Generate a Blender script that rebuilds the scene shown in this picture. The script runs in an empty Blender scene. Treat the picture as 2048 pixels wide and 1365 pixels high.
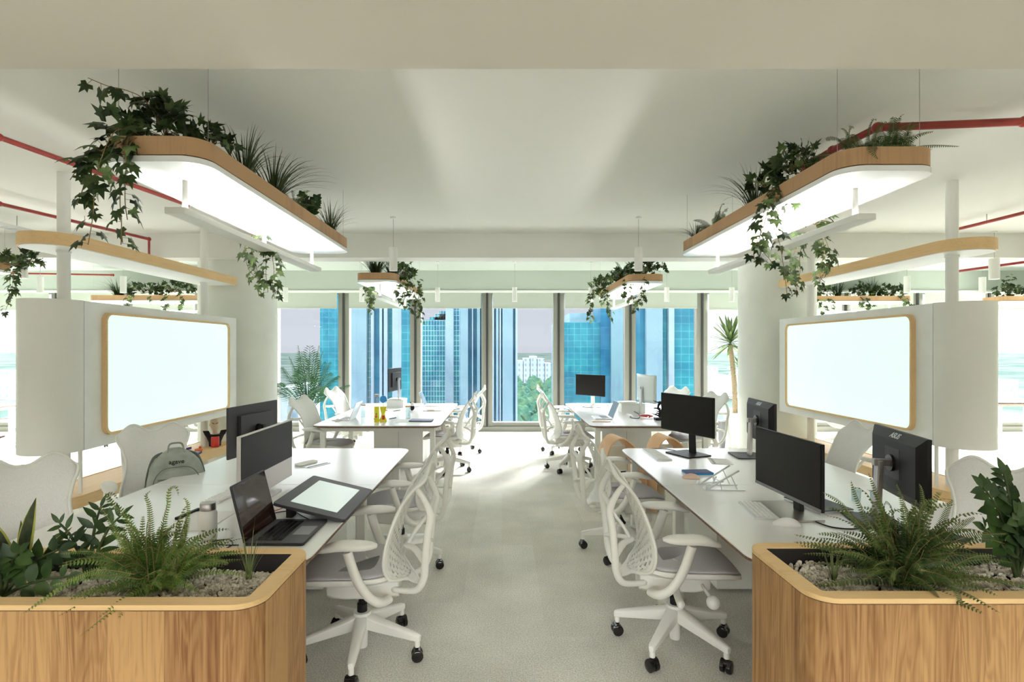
import bpy, bmesh, math, random
from mathutils import Vector, Matrix, Euler
PI = math.pi
R = math.radians
SC = bpy.context.scene
COL = SC.collection

# ------------------------------------------------------------------ camera
FPX = 1080.0; EYE = 1.6
cam_d = bpy.data.cameras.new('camera'); cam = bpy.data.objects.new('camera', cam_d); COL.objects.link(cam)
cam.location = (0, 0, EYE); cam.rotation_euler = (PI/2, 0, 0)
cam_d.sensor_width = 36.0; cam_d.lens = FPX/2048*36.0
cam_d.shift_x = (1024-1004)/2048; cam_d.shift_y = (698-682.5)/2048
cam_d.clip_start = 0.05; cam_d.clip_end = 6000
SC.camera = cam

# ------------------------------------------------------------------ sky, sun, exposure
SC.view_settings.view_transform = 'Standard'; SC.view_settings.look = 'None'
SC.view_settings.gamma = 1.0; SC.view_settings.use_curve_mapping = False
SC.view_settings.exposure = 0.80
SC.cycles.max_bounces = 10; SC.cycles.diffuse_bounces = 7; SC.cycles.transparent_max_bounces = 24
SC.cycles.sample_clamp_indirect = 8.0
SC.cycles.use_denoising = True
world = bpy.data.worlds.new('sky'); SC.world = world; world.use_nodes = True
wn = world.node_tree; wn.nodes.clear()
wo = wn.nodes.new('ShaderNodeOutputWorld'); wb = wn.nodes.new('ShaderNodeBackground')
wt = wn.nodes.new('ShaderNodeTexCoord'); wsx = wn.nodes.new('ShaderNodeSeparateXYZ'); wr = wn.nodes.new('ShaderNodeValToRGB')
wn.links.new(wt.outputs['Generated'], wsx.inputs[0]); wn.links.new(wsx.outputs['Z'], wr.inputs[0])
wn.links.new(wr.outputs[0], wb.inputs[0]); wn.links.new(wb.outputs[0], wo.inputs[0])
e = wr.color_ramp.elements
e[0].position = 0.0; e[0].color = (.150, .154, .156, 1)
e[1].position = 1.0; e[1].color = (1.6, 1.6, 1.6, 1)
x_ = wr.color_ramp.elements.new(.12); x_.color = (.150, .154, .156, 1)
x_ = wr.color_ramp.elements.new(.26); x_.color = (1.9, 1.9, 1.88, 1)
SKY = 5.6
wb.inputs[1].default_value = SKY

sun_d = bpy.data.lights.new('sun', 'SUN'); sun_d.energy = 26.0; sun_d.angle = R(14.0); sun_d.color = (1, .97, .91)
sun = bpy.data.objects.new('sun', sun_d); COL.objects.link(sun)
sun.rotation_euler = Vector((-.40, -1.0, -.64)).to_track_quat('-Z', 'Y').to_euler()
sun.location = (0, 20, 20)

# ------------------------------------------------------------------ helpers
def W(px, py, Y):
    """place seen at (px,py) of the 2048 frame when it stands Y metres in front of the camera"""
    return Vector(((px-1004)/FPX*Y, Y, EYE+(698-py)*Y/FPX))
DZ = .73
def D(px, py, z=DZ):
    Y = (EYE-z)*FPX/(py-698)
    return ((px-1004)/FPX*Y, Y)

def tag(o, label=None, cat=None, group=None, kind=None):
    if label: o['label'] = label
    if cat: o['category'] = cat
    if group: o['group'] = group
    if kind: o['kind'] = kind
    return o

def empty(name, loc=(0, 0, 0), rz=0.0, label=None, cat=None, group=None):
    o = bpy.data.objects.new(name, None); COL.objects.link(o)
    o.location = loc; o.rotation_euler = (0, 0, rz); o.empty_display_size = .1
    return tag(o, label, cat, group)

def rrect(w, h, r, n=6, cx=0, cy=0):
    rs = r if isinstance(r, (list, tuple)) else (r, r, r, r)
    pts = []
    for k, (sx, sy, a0) in enumerate(((1, 1, 0), (-1, 1, 90), (-1, -1, 180), (1, -1, 270))):
        q = max(rs[k], 1e-4)
        for i in range(n+1):
            a = R(a0+90*i/n)
            pts.append((cx+sx*(w/2-q)+q*math.cos(a), cy+sy*(h/2-q)+q*math.sin(a)))
    return pts

class MB:
    def __init__(s): s.v = []; s.f = []; s.uv = None; s.M = Matrix.Identity(4); s.mi = []; s.cur = 0
    def add(s, vs, fs):
        b = len(s.v)
        for p in vs: s.v.append(tuple(s.M @ Vector(p)))
        for f in fs: s.f.append(tuple(b+i for i in f)); s.mi.append(s.cur)
        return s
    def mat(s, M=None): s.M = M if M is not None else Matrix.Identity(4); return s
    def box(s, c, d, rot=None):
        x, y, z = d[0]/2, d[1]/2, d[2]/2
        vs = [Vector((a*x, b*y, g*z)) for a in (-1, 1) for b in (-1, 1) for g in (-1, 1)]
        if rot is not None:
            m = rot if isinstance(rot, Matrix) else Euler(rot).to_matrix()
            vs = [m @ v for v in vs]
        c = Vector(c); vs = [v+c for v in vs]
        return s.add(vs, [(0, 1, 3, 2), (4, 6, 7, 5), (0, 4, 5, 1), (2, 3, 7, 6), (0, 2, 6, 4), (1, 5, 7, 3)])
    def loft(s, secs, caps=True, closed=False):
        n = len(secs[0]); vs = [p for q in secs for p in q]; fs = []
        m = len(secs)
        for i in range(m if closed else m-1):
            a, b = i*n, ((i+1) % m)*n
            for k in range(n):
                k2 = (k+1) % n
                fs.append((a+k, a+k2, b+k2, b+k))
        if caps and not closed:
            fs.append(tuple(reversed(range(n)))); fs.append(tuple((m-1)*n+k for k in range(n)))
        return s.add(vs, fs)
    def prism(s, pts, z0, z1):
        return s.loft([[(p[0], p[1], z0) for p in pts], [(p[0], p[1], z1) for p in pts]])
    def ring(s, outer, inner, z0, z1):
        n = len(outer); vs = []
        for z in (z0, z1):
            for q in (outer, inner): vs += [(p[0], p[1], z) for p in q]
        fs = []
        for k in range(n):
            j = (k+1) % n
            fs += [(k, j, 2*n+j, 2*n+k), (n+k, 3*n+k, 3*n+j, n+j), (2*n+k, 2*n+j, 3*n+j, 3*n+k), (k, n+k, n+j, j)]
        return s.add(vs, fs)
    def tube(s, pts, r, seg=8, caps=True, flat=1.0, up=None, closed=False):
        P = [Vector(p) for p in pts]; n = len(P)
        rs = r if isinstance(r, (list, tuple)) else [r]*n
        T = []
        for i in range(n):
            if closed: t = P[(i+1) % n]-P[i-1]
            else: t = P[min(i+1, n-1)]-P[max(i-1, 0)]
            T.append(t.normalized() if t.length > 1e-9 else Vector((0, 0, 1)))
        u = Vector(up) if up is not None else (Vector((0, 0, 1)) if abs(T[0].z) < .9 else Vector((1, 0, 0)))
        secs = []
        for i in range(n):
            u = u - T[i]*u.dot(T[i])
            if u.length < 1e-6: u = T[i].orthogonal()
            u.normalize(); w = T[i].cross(u)
            secs.append([tuple(P[i]+u*(rs[i]*math.cos(2*PI*k/seg))+w*(rs[i]*flat*math.sin(2*PI*k/seg))) for k in range(seg)])
        return s.loft(secs, caps, closed)
    def cyl(s, p0, p1, r0, r1=None, seg=20):
        return s.tube([p0, p1], [r0, r0 if r1 is None else r1], seg)
    def lathe(s, prof, c=(0, 0, 0), seg=24):
        secs = [[(c[0]+r*math.cos(2*PI*k/seg), c[1]+r*math.sin(2*PI*k/seg), c[2]+z) for k in range(seg)] for r, z in prof]
        return s.loft(secs)
    def ball(s, c, r, seg=16, rings=10, sc=(1, 1, 1)):
        prof = []
        secs = []
        for i in range(rings+1):
            a = PI*i/rings; rr = max(math.sin(a), .01)*r; z = -math.cos(a)*r
            secs.append([(c[0]+rr*math.cos(2*PI*k/seg)*sc[0], c[1]+rr*math.sin(2*PI*k/seg)*sc[1], c[2]+z*sc[2]) for k in range(seg)])
        return s.loft(secs)
    def sheet(s, grid):
        n = len(grid[0]); vs = [p for r in grid for p in r]; fs = []
        for i in range(len(grid)-1):
            for k in range(n-1): fs.append((i*n+k, i*n+k+1, (i+1)*n+k+1, (i+1)*n+k))
        return s.add(vs, fs)
    def build(s, name, mat, parent=None, smooth=40, bevel=0, solid=0, recalc=True, sub=0):
        me = bpy.data.meshes.new(name); me.from_pydata(s.v, [], s.f)
        if recalc and len(s.f) < 60000:
            bm = bmesh.new(); bm.from_mesh(me); bmesh.ops.recalc_face_normals(bm, faces=bm.faces[:]); bm.to_mesh(me); bm.free()
        for m in (mat if isinstance(mat, (list, tuple)) else [mat]): me.materials.append(m)
        if isinstance(mat, (list, tuple)):
            for p, i in zip(me.polygons, s.mi): p.material_index = i
        if s.uv:
            l = me.uv_layers.new(name='UVMap')
            for lp in me.loops: l.data[lp.index].uv = s.uv[lp.vertex_index]
        if smooth:
            me.polygons.foreach_set('use_smooth', [True]*len(me.polygons))
            if smooth < 180: me.set_sharp_from_angle(angle=R(smooth))
        me.update()
        o = bpy.data.objects.new(name, me); COL.objects.link(o)
        if parent is not None: o.parent = parent
        if solid:
            m = o.modifiers.new('solid', 'SOLIDIFY'); m.thickness = solid; m.offset = 0
        if bevel:
            m = o.modifiers.new('bevel', 'BEVEL'); m.width = bevel; m.segments = 2; m.limit_method = 'ANGLE'; m.angle_limit = R(50)
        if sub:
            m = o.modifiers.new('sub', 'SUBSURF'); m.levels = sub; m.render_levels = sub
        return o

def copy_tree(o, parent=None):
    c = o.copy(); COL.objects.link(c); c.parent = parent
    for ch in o.children: copy_tree(ch, c)
    return c

def spline(pts, n=6):
    P = [Vector(p) for p in pts]; out = []
    for i in range(len(P)-1):
        p0 = P[max(i-1, 0)]; p1 = P[i]; p2 = P[i+1]; p3 = P[min(i+2, len(P)-1)]
        for k in range(n):
            t = k/n
            out.append(.5*((2*p1)+(p2-p0)*t+(2*p0-5*p1+4*p2-p3)*t*t+(3*p1-p0-3*p2+p3)*t**3))
    out.append(P[-1]); return out

def text(name, body, size, mat, parent, loc, rot, extrude=.0008, shear=0.0, bold=0.0):
    c = bpy.data.curves.new(name, 'FONT'); c.body = body; c.size = size; c.align_x = 'CENTER'; c.align_y = 'CENTER'
    c.extrude = extrude; c.shear = shear; c.offset = bold
    t = bpy.data.objects.new(name, c); COL.objects.link(t)
    bpy.context.view_layer.update()
    me = bpy.data.meshes.new_from_object(t.evaluated_get(bpy.context.evaluated_depsgraph_get()))
    bpy.data.objects.remove(t); bpy.data.curves.remove(c); me.materials.clear(); me.materials.append(mat)
    o = bpy.data.objects.new(name, me); COL.objects.link(o); o.parent = parent
    o.matrix_local = Matrix.Translation(loc) @ rot
    return o
FACE_BACK = Matrix(((0, 0, -1, 0), (-1, 0, 0, 0), (0, 1, 0, 0), (0, 0, 0, 1)))   # read from -x
FACE_FRONT = Matrix(((0, 0, 1, 0), (1, 0, 0, 0), (0, 1, 0, 0), (0, 0, 0, 1)))    # read from +x

# ------------------------------------------------------------------ materials
def mat(name, col, rough=.5, metal=0.0, spec=.5, alpha=1.0, trans=0.0, emit=None, estr=0.0, coat=0.0):
    m = bpy.data.materials.new(name); m.use_nodes = True
    b = m.node_tree.nodes['Principled BSDF']
    b.inputs['Base Color'].default_value = (*col, 1); b.inputs['Roughness'].default_value = rough
    b.inputs['Metallic'].default_value = metal; b.inputs['Specular IOR Level'].default_value = spec
    b.inputs['Alpha'].default_value = alpha; b.inputs['Transmission Weight'].default_value = trans
    b.inputs['Coat Weight'].default_value = coat
    if emit: b.inputs['Emission Color'].default_value = (*emit, 1); b.inputs['Emission Strength'].default_value = estr
    return m
def nt(m): return m.node_tree, m.node_tree.nodes, m.node_tree.links, m.node_tree.nodes['Principled BSDF']
def noise_col(m, c1, c2, scale, detail=4, lo=.35, hi=.65, stretch=(1, 1, 1), bump=0.0, coord='Object'):
    t, N, L, b = nt(m)
    tc = N.new('ShaderNodeTexCoord'); mp = N.new('ShaderNodeMapping'); mp.inputs['Scale'].default_value = stretch
    n = N.new('ShaderNodeTexNoise'); n.inputs['Scale'].default_value = scale; n.inputs['Detail'].default_value = detail
    r = N.new('ShaderNodeValToRGB'); r.color_ramp.elements[0].position = lo; r.color_ramp.elements[1].position = hi
    r.color_ramp.elements[0].color = (*c1, 1); r.color_ramp.elements[1].color = (*c2, 1)
    L.new(tc.outputs[coord], mp.inputs[0]); L.new(mp.outputs[0], n.inputs['Vector']); L.new(n.outputs['Fac'], r.inputs[0]); L.new(r.outputs[0], b.inputs['Base Color'])
    if bump:
        bp = N.new('ShaderNodeBump'); bp.inputs['Strength'].default_value = bump; bp.inputs['Distance'].default_value = .01
        L.new(n.outputs['Fac'], bp.inputs['Height']); L.new(bp.outputs[0], b.inputs['Normal'])
    return m
def srgb(r, g, b):
    f = lambda c: (c/255/12.92 if c/255 <= .04045 else ((c/255+.055)/1.055)**2.4)
    return (f(r), f(g), f(b))

def wood_mat(name, base, dark, axis='Z', plank=.16, plankaxis='X', grain=1.0, rough=.55):
    m = mat(name, base, rough, spec=.3); t, N, L, b = nt(m)
    tc = N.new('ShaderNodeTexCoord'); sp = N.new('ShaderNodeSeparateXYZ'); L.new(tc.outputs['Object'], sp.inputs[0])
    # plank index across both horizontal axes
    ad = N.new('ShaderNodeMath'); ad.operation = 'ADD'
    if plankaxis == 'XY': L.new(sp.outputs['X'], ad.inputs[0]); L.new(sp.outputs['Y'], ad.inputs[1])
    else: L.new(sp.outputs[plankaxis], ad.inputs[0]); ad.inputs[1].default_value = 0
    dv = N.new('ShaderNodeMath'); dv.operation = 'DIVIDE'; L.new(ad.outputs[0], dv.inputs[0]); dv.inputs[1].default_value = plank
    fl = N.new('ShaderNodeMath'); fl.operation = 'FLOOR'; L.new(dv.outputs[0], fl.inputs[0])
    wn_ = N.new('ShaderNodeTexWhiteNoise'); wn_.noise_dimensions = '1D'; L.new(fl.outputs[0], wn_.inputs['W'])
    mp = N.new('ShaderNodeMapping'); st = {'X': (1.2, 14, 14), 'Y': (14, 1.2, 14), 'Z': (14, 14, 1.2)}[axis]; mp.inputs['Scale'].default_value = st
    L.new(tc.outputs['Object'], mp.inputs[0])
    cm = N.new('ShaderNodeCombineXYZ')
    ml = N.new('ShaderNodeMath'); ml.operation = 'MULTIPLY'; L.new(wn_.outputs['Value'], ml.inputs[0]); ml.inputs[1].default_value = 37
    for i in range(3): L.new(ml.outputs[0], cm.inputs[i])
    va = N.new('ShaderNodeVectorMath'); va.operation = 'ADD'; L.new(mp.outputs[0], va.inputs[0]); L.new(cm.outputs[0], va.inputs[1])
    n1 = N.new('ShaderNodeTexNoise'); n1.inputs['Scale'].default_value = .8; n1.inputs['Detail'].default_value = 3; n1.inputs['Distortion'].default_value = 1.2
    L.new(va.outputs[0], n1.inputs['Vector'])
    wv = N.new('ShaderNodeMath'); wv.operation = 'MULTIPLY'; L.new(n1.outputs['Fac'], wv.inputs[0]); wv.inputs[1].default_value = 55
    sn = N.new('ShaderNodeMath'); sn.operation = 'SINE'; L.new(wv.outputs[0], sn.inputs[0])
    mp2 = N.new('ShaderNodeMapping'); mp2.inputs['Scale'].default_value = tuple(q*(7 if q > 2 else 2) for q in st); L.new(tc.outputs['Object'], mp2.inputs[0])
    n2 = N.new('ShaderNodeTexNoise'); n2.inputs['Scale'].default_value = 1.0; n2.inputs['Detail'].default_value = 4; L.new(mp2.outputs[0], n2.inputs['Vector'])
    s1 = N.new('ShaderNodeMath'); s1.operation = 'MULTIPLY_ADD'; L.new(sn.outputs[0], s1.inputs[0]); s1.inputs[1].default_value = .10*grain; s1.inputs[2].default_value = .0
    s2 = N.new('ShaderNodeMath'); s2.operation = 'MULTIPLY_ADD'; L.new(n2.outputs['Fac'], s2.inputs[0]); s2.inputs[1].default_value = .9*grain; L.new(s1.outputs[0], s2.inputs[2])
    s3 = N.new('ShaderNodeMath'); s3.operation = 'MULTIPLY_ADD'; L.new(wn_.outputs['Value'], s3.inputs[0]); s3.inputs[1].default_value = .45; L.new(s2.outputs[0], s3.inputs[2])
    s4 = N.new('ShaderNodeMath'); s4.operation = 'MULTIPLY_ADD'; L.new(n1.outputs['Fac'], s4.inputs[0]); s4.inputs[1].default_value = .5; L.new(s3.outputs[0], s4.inputs[2])
    r = N.new('ShaderNodeValToRGB'); r.color_ramp.elements[0].position = .5; r.color_ramp.elements[1].position = 1.0
    mid = N.new('ShaderNodeMath'); mid.operation = 'MULTIPLY'; L.new(s4.outputs[0], mid.inputs[0]); mid.inputs[1].default_value = .72
    r.color_ramp.elements[0].color = (*base, 1); r.color_ramp.elements[1].color = (*dark, 1)
    L.new(mid.outputs[0], r.inputs[0]); L.new(r.outputs[0], b.inputs['Base Color'])
    return m

M = {}
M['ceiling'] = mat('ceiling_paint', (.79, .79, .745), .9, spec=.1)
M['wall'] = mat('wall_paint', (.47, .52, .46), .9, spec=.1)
M['soffit'] = mat('soffit_paint', (.76, .72, .645), .9, spec=.1)
M['plaster'] = noise_col(mat('concrete_paint', (.8, .8, .72), .8, spec=.2), (.76, .78, .72), (.81, .83, .77), 3.0, 5)
M['carpet'] = noise_col(mat('carpet', (.5, .48, .4), 1.0, spec=0), (.54, .53, .47), (.90, .89, .83), 130, 3, .30, .70, bump=.5)
def carpet_tiles(m):
    t, N, L, b = nt(m)
    r = [n for n in N if n.type == 'VALTORGB'][0]; tc = [n for n in N if n.type == 'TEX_COORD'][0]
    br = N.new('ShaderNodeTexBrick'); br.inputs['Scale'].default_value = 1.0; br.inputs['Brick Width'].default_value = 1.0; br.inputs['Row Height'].default_value = .25; br.offset = .4
    br.inputs['Mortar Size'].default_value = .001; br.inputs['Color1'].default_value = (.93, .92, .90, 1); br.inputs['Color2'].default_value = (1, 1, 1, 1); br.inputs['Mortar'].default_value = (.9, .9, .9, 1)
    mpv = N.new('ShaderNodeMapping'); mpv.inputs['Rotation'].default_value = (0, 0, PI/2); L.new(tc.outputs['Object'], mpv.inputs[0]); L.new(mpv.outputs[0], br.inputs['Vector'])
    n = N.new('ShaderNodeTexNoise'); n.inputs['Scale'].default_value = 2.2; n.inputs['Detail'].default_value = 4; L.new(tc.outputs['Object'], n.inputs['Vector'])
    r2 = N.new('ShaderNodeValToRGB'); r2.color_ramp.elements[0].position = .3; r2.color_ramp.elements[1].position = .7
    r2.color_ramp.elements[0].color = (.86, .86, .86, 1); r2.color_ramp.elements[1].color = (1.06, 1.06, 1.06, 1); L.new(n.outputs['Fac'], r2.inputs[0])
    m1 = N.new('ShaderNodeMix'); m1.data_type = 'RGBA'; m1.blend_type = 'MULTIPLY'; m1.inputs[0].default_value = 1
    m2 = N.new('ShaderNodeMix'); m2.data_type = 'RGBA'; m2.blend_type = 'MULTIPLY'; m2.inputs[0].default_value = 1
    L.new(r.outputs[0], m1.inputs[6]); L.new(br.outputs['Color'], m1.inputs[7]); L.new(m1.outputs[2], m2.inputs[6]); L.new(r2.outputs[0], m2.inputs[7]); L.new(m2.outputs[2], b.inputs['Base Color'])
carpet_tiles(M['carpet'])
M['white'] = mat('white_plastic', (.80, .80, .76), .45)
M['chair'] = mat('chair_plastic', (.80, .795, .745), .42)
M['panel'] = noise_col(mat('white_laminate', (.84, .85, .82), .5), (.82, .83, .80), (.86, .87, .84), 6, 2)
M['desk'] = mat('white_worktop', (.90, .905, .90), .22, spec=.5)
M['deskleg'] = mat('white_steel', (.80, .80, .75), .5)
M['walnut'] = noise_col(mat('edge_ply', (.16, .08, .05), .5), (.13, .06, .035), (.22, .12, .075), 60, 3)
M['oak'] = wood_mat('oak_veneer', srgb(184, 144, 95), srgb(110, 67, 32), 'Z', .17, 'XY')
M['oak_h'] = wood_mat('oak_strip', srgb(225, 192, 142), srgb(196, 155, 104), 'Y', 3.0, 'Z', .5)
M['oak_x'] = wood_mat('oak_edge', srgb(226, 192, 138), srgb(196, 150, 94), 'X', 3.0, 'Z', .5)
M['oak_t'] = wood_mat('oak_tray', srgb(190, 152, 112), srgb(140, 102, 66), 'Z', .3, 'XY', .6)
M['black'] = mat('black_plastic', (.012, .011, .011), .45, spec=.25)
M['blackgloss'] = mat('black_gloss', (.012, .011, .010), .12)
M['screen'] = mat('dark_screen', (.014, .012, .010), .38, spec=.10)
M['liner'] = mat('dark_liner', (.015, .012, .010), .7)
M['steel'] = mat('brushed_steel', (.45, .42, .40), .35, 1.0)
M['alu'] = mat('aluminium', (.72, .73, .74), .3, .9)
M['grey'] = mat('grey_plastic', (.22, .22, .23), .45)
M['darkgrey'] = mat('dark_grey_metal', (.045, .043, .046), .45, .2, spec=.3)
M['red'] = noise_col(mat('red_pipe_paint', (.33, .03, .025), .4), (.27, .025, .02), (.36, .04, .03), 8)
M['mesh'] = noise_col(mat('seat_mesh_fabric', (.5, .5, .5), .8), (.52, .51, .53), (.64, .63, .65), 400, 2, .4, .6)
M['back_fabric'] = noise_col(mat('back_fabric', (.78, .78, .74), .8), (.72, .72, .69), (.80, .80, .77), 60, 2, .4, .6, (6, 6, .3))
M['blind'] = mat('blind_fabric', (.46, .50, .43), .9, spec=.1)
M['mullion'] = mat('mullion_metal', (.24, .24, .20), .5, .2)
M['gasket'] = mat('black_gasket', (.03, .03, .028), .6)
M['lamp'] = mat('uplight_diffuser', (.9, .9, .9), .5, emit=(1, .98, .94), estr=48.0)
M['lampend'] = mat('downlight_diffuser', (.9, .9, .9), .5, emit=(1, .97, .9), estr=4.0)
M['board'] = mat('glowing_whiteboard', (.70, .86, .83), .3, emit=(.80, 1.0, .97), estr=.36)  # whiteboard face given its own glow so it reads near white
M['pot'] = mat('white_pot', (.82, .82, .74), .5)
M['bark'] = noise_col(mat('yucca_bark', (.4, .3, .2), .9), (.28, .2, .12), (.55, .44, .30), 60, 4, stretch=(1, 1, 3), bump=.6)
M['soil'] = noise_col(mat('potting_soil', (.05, .035, .02), 1.0, spec=0), (.02, .014, .01), (.07, .05, .03), 60)
M['gravel'] = noise_col(mat('pumice_gravel', (.6, .55, .46), .9, spec=.1), (.34, .29, .22), (.74, .69, .59), 22, 3, .3, .6)
M['backpack'] = noise_col(mat('backpack_nylon', (.33, .36, .31), .7), (.25, .28, .24), (.38, .41, .35), 9, 4, bump=.3)
M['bpdark'] = mat('backpack_seam', (.13, .15, .13), .7)
M['paper'] = mat('paper', (.88, .88, .87), .7)
M['peach'] = mat('peach_plastic', (.72, .50, .40), .4)
M['blue'] = mat('blue_plastic', (.02, .22, .50), .4)
M['yellow'] = mat('yellow_card', (.80, .72, .03), .5)
M['redp'] = mat('red_plastic', (.55, .03, .02), .35)
M['orange'] = mat('orange_plastic', (.75, .16, .04), .5)
M['navy'] = mat('navy_cover', (.04, .06, .16), .5)
M['purple'] = mat('purple_cover', (.14, .08, .28), .5)
M['ply'] = wood_mat('bent_plywood', srgb(220, 180, 140), srgb(196, 150, 110), 'Z', 2.0, 'XY', .4)
M['text'] = mat('silver_print', (.62, .64, .68), .3, .2)
M['tabletface'] = mat('tablet_display', (.55, .62, .60), .25, emit=(.70, .84, .80), estr=.25)

def leafmat(name, c1, c2, trans=.25, scale=14, rough=.45):
    m = mat(name, c1, rough, spec=.35); t, N, L, b = nt(m)
    noise_col(m, c1, c2, scale, 2)
    r = [n for n in N if n.type == 'VALTORGB'][0]
    tr = N.new('ShaderNodeBsdfTranslucent'); mx = N.new('ShaderNodeMixShader'); mx.inputs[0].default_value = trans
    L.new(r.outputs[0], tr.inputs[0]); out = [n for n in N if n.type == 'OUTPUT_MATERIAL'][0]
    L.new(b.outputs[0], mx.inputs[1]); L.new(tr.outputs[0], mx.inputs[2]); L.new(mx.outputs[0], out.inputs[0])
    return m
M['ivy'] = leafmat('ivy_leaf', (.018, .035, .012), (.07, .11, .03), .2, 9)
M['ivylight'] = leafmat('pale_ivy_leaf', (.06, .11, .03), (.20, .29, .10), .3, 9)
M['vine'] = mat('vine_stem', (.25, .17, .07), .7)
M['grass'] = leafmat('grass_blade', (.025, .045, .014), (.09, .12, .04), .2, 6)
M['fern'] = leafmat('fern_leaf', (.05, .11, .015), (.17, .29, .05), .3, 8)
M['fernd'] = leafmat('dark_fern_leaf', (.035, .07, .014), (.11, .18, .04), .25, 8)
M['zz'] = leafmat('glossy_leaf', (.014, .036, .008), (.05, .10, .02), .12, 8, .42)
M['snake'] = leafmat('snake_leaf', (.03, .045, .02), (.075, .09, .035), .1, 25)
M['snakeedge'] = leafmat('snake_leaf_edge', (.40, .40, .08), (.5, .5, .13), .2, 25)
M['palm'] = leafmat('palm_leaf', (.012, .055, .02), (.045, .13, .045), .08, 5)
M['yucca'] = leafmat('yucca_leaf', (.14, .22, .08), (.34, .44, .20), .3, 5)
M['reed'] = leafmat('reed_blade', (.12, .15, .05), (.25, .30, .11), .3, 8)

def glass_mat(name, tint, refl=.06):
    m = bpy.data.materials.new(name); m.use_nodes = True; N = m.node_tree.nodes; L = m.node_tree.links; N.clear()
    o = N.new('ShaderNodeOutputMaterial'); tr = N.new('ShaderNodeBsdfTransparent'); tr.inputs[0].default_value = (*tint, 1)
    gl = N.new('ShaderNodeBsdfGlossy'); gl.inputs['Roughness'].default_value = .02; gl.inputs[0].default_value = (.9, .95, 1, 1)
    mx = N.new('ShaderNodeMixShader'); mx.inputs[0].default_value = refl
    L.new(tr.outputs[0], mx.inputs[1]); L.new(gl.outputs[0], mx.inputs[2]); L.new(mx.outputs[0], o.inputs[0]); return m
M['dimmed'] = glass_mat('exposure_dimmed_glass', (.67, .685, .715), .015)  # glass colour darkens the view, standing in for a shorter exposure here
M['clear'] = glass_mat('clear_glass', (.95, .97, 1.0), .03)
M['glassware'] = glass_mat('clear_glassware', (.85, .9, .9), .12)

def perforated(name):
    m = mat(name, (.80, .795, .745), .42); t, N, L, b = nt(m)
    uv = N.new('ShaderNodeUVMap'); sp = N.new('ShaderNodeSeparateXYZ'); L.new(uv.outputs[0], sp.inputs[0])
    cb = N.new('ShaderNodeCombineXYZ'); L.new(sp.outputs['Y'], cb.inputs[0]); L.new(sp.outputs['X'], cb.inputs[1])
    br = N.new('ShaderNodeTexBrick'); br.inputs['Scale'].default_value = 1; br.inputs['Brick Width'].default_value = .062; br.inputs['Row Height'].default_value = .060
    br.inputs['Mortar Size'].default_value = .0125; br.inputs['Mortar Smooth'].default_value = 0.0
    br.inputs['Color1'].default_value = (0, 0, 0, 1); br.inputs['Color2'].default_value = (0, 0, 0, 1); br.inputs['Mortar'].default_value = (1, 1, 1, 1)
    L.new(cb.outputs[0], br.inputs['Vector'])
    def edge(sock, lo, hi):
        g = N.new('ShaderNodeMath'); g.operation = 'LESS_THAN'; L.new(sock, g.inputs[0]); g.inputs[1].default_value = lo
        h = N.new('ShaderNodeMath'); h.operation = 'GREATER_THAN'; L.new(sock, h.inputs[0]); h.inputs[1].default_value = hi
        a = N.new('ShaderNodeMath'); a.operation = 'MAXIMUM'; L.new(g.outputs[0], a.inputs[0]); L.new(h.outputs[0], a.inputs[1]); return a
    a = edge(sp.outputs['X'], .075, .925); c = edge(sp.outputs['Y'], .07, .93)
    mx = N.new('ShaderNodeMath'); mx.operation = 'MAXIMUM'; L.new(a.outputs[0], mx.inputs[0]); L.new(c.outputs[0], mx.inputs[1])
    m2 = N.new('ShaderNodeMath'); m2.operation = 'MAXIMUM'; L.new(mx.outputs[0], m2.inputs[0]); L.new(br.outputs['Color'], m2.inputs[1])
    L.new(m2.outputs[0], b.inputs['Alpha']); return m
M['perf'] = perforated('perforated_back_plastic')

# ================================================================== room shell
def struct(name, mb, m, parent=None, **k):
    o = mb.build(name, m, parent, **k)
    if parent is None: o['kind'] = 'structure'
    return o
XW = 13.5
struct('floor', MB().box((0, 3.0, -.15), (2*XW, 15.3, .3)), M['carpet'], smooth=0)
struct('ceiling', MB().box((0, 4.12, 3.08), (2*XW, 4.2, .30)), M['ceiling'], smooth=0)
struct('trim_1', MB().box((0, -1.32, 2.93), (2*XW, 6.69, .56)), M['soffit'], smooth=0)          # deep soffit above the viewer
struct('trim_2', MB().box((0, 6.36, 2.94), (2*XW, .28, .58)), M['ceiling'], smooth=0)          # dropped beam
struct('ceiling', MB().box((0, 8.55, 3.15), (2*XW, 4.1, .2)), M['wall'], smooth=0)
struct('wall_back', MB().box((0, 10.30, 2.95), (2*XW, .60, .54)), M['wall'], smooth=0)
struct('trim_3', MB().box((0, 10.02, 2.665), (2*XW, .08, .03)), M['white'], smooth=0)
struct('wall_left', MB().box((-XW-.1, 3.0, 1.5), (.2, 15.3, 3.4)), M['wall'], smooth=0)
struct('wall_right', MB().box((XW+.1, 3.0, 1.5), (.2, 15.3, 3.4)), M['wall'], smooth=0)
struct('unseen_rear_baffle', MB().box((0, -4.6, .85), (2*XW, .2, 1.7)), M['wall'], smooth=0)  # low wall added behind the camera to hold back rear daylight
struct('baseboard_back', MB().box((0, 10.50, .045), (2*XW, .14, .09)), M['mullion'], smooth=0)
for nm, cx, cy, r in (('pillar_left', -3.315, 6.79, .45), ('pillar_right', 3.575, 7.04, .46)):
    m = MB(); m.cyl((cx, cy, 0), (cx, cy, 3.06), r, seg=64)
    o = struct(nm, m, M['plaster'], smooth=60)

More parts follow.
